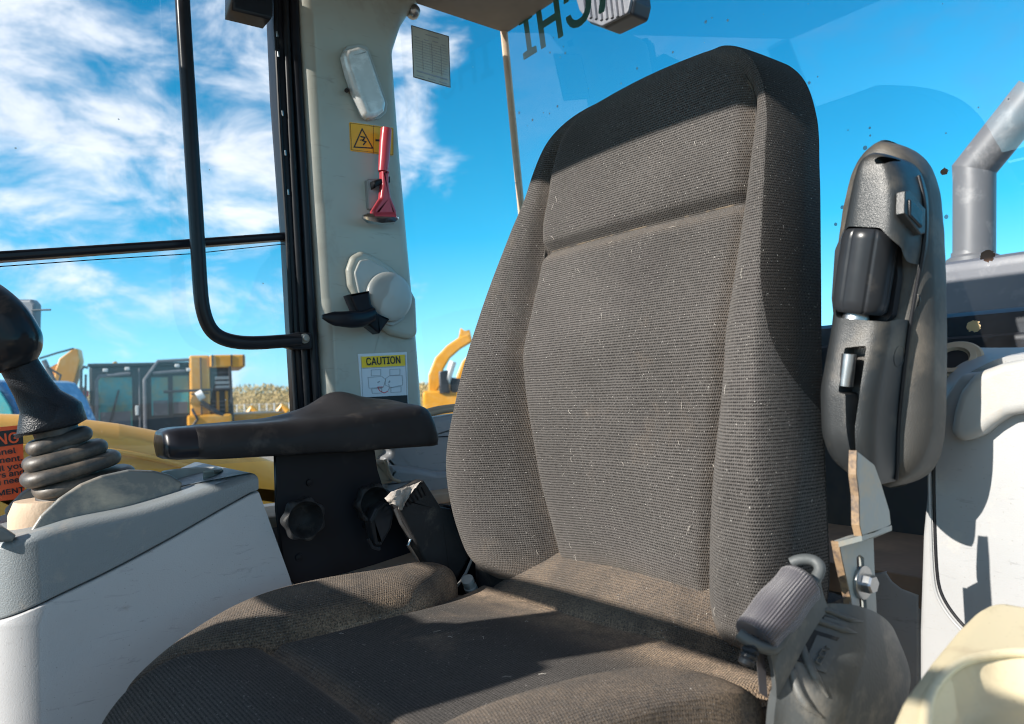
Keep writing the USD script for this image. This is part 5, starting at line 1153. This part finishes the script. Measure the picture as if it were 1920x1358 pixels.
# excavators seen past the pillar
def far_excavator(label, px, d, mirror, scale=1.0):
    o, a, b, c = view_frame(px, 735, d, .1); o = A([o[0], o[1], EYE]); k = d / 1400 * scale
    t = thing('far_excavator', label, 'excavator', A([o[0], o[1], 0]), group=None)
    f2 = lambda pts: A([[(x) * k * mirror, -y * k] for x, y in pts])
    part('house', plate(f2([(-34, 4), (-30, -2), (36, 0), (60, 10), (60, 46), (-34, 46)]), o + c * .4, a, b, -c, -2.2, 0, .06), M['yellow'], t)
    part('engine_cover', plate(f2([(20, -26), (58, -20), (62, 6), (20, 6)]), o + c * .4, a, b, -c, -1.8, 0, .05), M['machine_dark'], t)
    bm_ = [(-10, 4), (-24, 2), (-22, -34), (-8, -66), (16, -90), (44, -108), (60, -112), (66, -96), (44, -84), (22, -66), (8, -44), (0, -10)]
    bo_ = part('boom', plate(smooth2(f2(bm_), .03), o + c * 1.0, a, b, -c, -.5, 0, .04), M['yellow'], t)
    part('boom_knuckle', plate(f2([(40, -106), (44, -124), (52, -118), (62, -120), (66, -98)]), o + c * 1.02, a, b, -c, -.55, 0.01, .03), M['yellow'], bo_)
    part('cylinder', tube([o + a * (x * k * mirror) - b * (y * k) + c * .4 for x, y in [(6, 0), (26, -56)]], .10, 10), M['machine_white'], t)
    part('cab', plate(f2([(-2, -38), (16, -40), (18, 4), (-2, 4)]), o + c * .3, a, b, -c, -1.5, 0, .05), M['machine_dark'], t)
    part('tracks', box((0, 0, 0), (1, 1, 1)), M['machine_dark'], t) if False else None
    u_b = xbox(o, a, b, c, (-40 * k, -EYE, .1), (66 * k, -46 * k, 2.8), .1); part('undercarriage', u_b, M['machine_dark'], t)
far_excavator('yellow excavator with a raised arched boom, left of the backrest past the pillar', 826, 20.0, 1, 1.0)
far_excavator('second yellow excavator mostly hidden behind the backrest, its boom lower', 878, 24.0, 1, .86)
for k, (x, y, d_, w, h, lab) in enumerate([(466, 779, 40, 26, 18, 'small yellow machine far off at the foot of the brush, leftmost'), (522, 776, 44, 30, 20, 'small yellow machine far off at the foot of the brush, beside the window frame')]):
    o, a, b, c = view_frame(x, y, d_); kk = d_ / 1400; t = thing('distant_machine', lab, 'machine', A([o[0], o[1], 0]))
    part('body', xbox(o, a, b, c, (-w * kk / 2, -h * kk / 2, 0), (w * kk / 2, h * kk / 4, 2), .1), M['yellow'], t)
    part('arm', tube([o + b * h * kk * .2, o + a * w * kk * .25 + b * h * kk * .75, o + a * w * kk * .6 + b * h * kk * .2], .18, 8), M['yellow'], t)
    part('tracks', xbox(o, a, b, c, (-w * kk / 2, -o[2], .2), (w * kk / 2, -h * kk / 2, 1.8), .1), M['machine_dark'], t)

# brush bank and fence on the far side
def bank():
    rg = np.random.default_rng(5); V, F = [], []
    n = 0
    dirs = np.linspace(-.62, -.02, 900)
    for q in range(42000):
        a = rg.uniform(-.75, .30); dd = rg.uniform(56, 72)
        h0 = .55 + 1.5 * meshkit.fbm(A([a * 14, 0.3, 0.]), 3, 4)
        o, e1_, _, _ = view_frame(960 + a * 1400 / 1.0, 735, dd); z = rg.uniform(.0, 1) ** .62 * (1.9 + h0)
        r = rg.uniform(.06, .15); P = A([o[0], o[1], z]); t1 = rg.normal(size=3); t1[2] += 1.0; t1 /= np.linalg.norm(t1); t2 = np.cross(t1, rg.normal(size=3)); t2 /= np.linalg.norm(t2)
        V += [P - t2 * r * .5, P + t2 * r * .5, P + t1 * r * 2.2]; F.append([n, n + 1, n + 2]); n += 3
    return tm(V, F)
part('dry_brush', bank(), M['brush'], smooth=False, label='bank of dry tan brush and bushes on the far side of the yard', category='brush', kind='stuff')
def hill():
    P = []
    for dd, hh in ((58, -.2), (66, 2.2), (80, 3.0), (130, 3.2)):
        row = []
        for a in np.linspace(-.9, .4, 90):
            o, *_ = view_frame(960 + a * 1400, 735, dd); row.append([o[0], o[1], hh + (meshkit.fbm(A([a * 9, dd * .05, 1.]), 3, 2) - .5) * 1.2 * (hh > 0)])
        P.append(row)
    return grid(P)
part('brush_bank', hill(), M['brush'], smooth=True, label='low tan earth bank under the brush beyond the yard', category='bank', kind='structure')
fn = thing('yard_fence', 'thin wire fence with pale posts in front of the brush bank', 'fence', view_frame(500, 750, 50)[0] * [1, 1, 0])
prev = None
for x in range(430, 580, 14):
    o, *_ = view_frame(x, 750, 50); o = A([o[0], o[1], 0])
    part('post', tube([o, o + A([0, 0, 1.9])], .04, 6), M['machine_white'], fn)
for z in (.5, 1.0, 1.5, 1.85):
    a, b = view_frame(420, 750, 50)[0], view_frame(590, 750, 50)[0]; part('wire', tube([A([a[0], a[1], z]), A([b[0], b[1], z])], .014, 5), M['wire'], fn)

# ---------------------------------------------------------------- orange warning label on the lower pane
wn = thing('danger_label', 'red orange warning label with a black heading, on the right window at the left edge', 'label', on_y(10, 870, -.545))
WL = -.5465
part('sheet', on_wall([(-150, 816), (42, 797), (47, 934), (-150, 960)], WL, .0008, .0001), M['warn_print'], wn)
part('heading', on_wall([(-146, 826), (42, 804), (44, 832), (-146, 858)], WL + .0008, .0004, 0), M['black_print'], wn)
T0 = WL + .0013
wall_text('WARNING', -112, 850, 36, 829, 20, T0, M['warn_print'], wn)
for tx, x0, y0, x1, y1 in (('personnel', -62, 862, 30, 849), ('equipment.', -58, 876, 42, 863), ('until you', -30, 889, 46, 876), ('doors and', -36, 902, 46, 889), ('you need', -28, 914, 46, 902), ('EQUIPMENT', -64, 940, 46, 922)):
    wall_text(tx, x0, y0 , x1, y1, 10, WL + .0009, M['black_print'], wn)

# ---------------------------------------------------------------- front of the cab, unseen: dash, display and window bar, shaped to cast the cushion shadows
fd = thing('front_dash', 'unseen black dash with a small display, shaped for its shadow on the cushion', 'dash', (.95, -.1, EYE - .2))
DX = .95
dp = A([[-.30, -.74], [.0, -.74], [.005, .05], [-.012, .146], [-.083, .155], [-.14, .153], [-.173, .150], [-.221, .121], [-.257, .067], [-.268, .0], [-.29, -.3]]) + A([0, EYE])
part('body', plate(smooth2(dp, .008), (DX - .02, 0, 0), *YZ, 0, .05, .008, 3), M['dust_black'], fd)
part('display', box((DX - .012, -.170, EYE + .158), (DX + .03, -.036, EYE + .213), .006), M['frame'], fd)
part('display_arm', box((DX - .006, -.312, EYE + .116), (DX + .02, -.16, EYE + .150), .006), M['frame'], fd)  # added block shaped for a shadow on the left bolster
part('front_sash_bar', tube([[DX + .01, -.53, EYE + .228], [DX + .01, .50, EYE + .236]], .012, 12), M['frame'], cab)
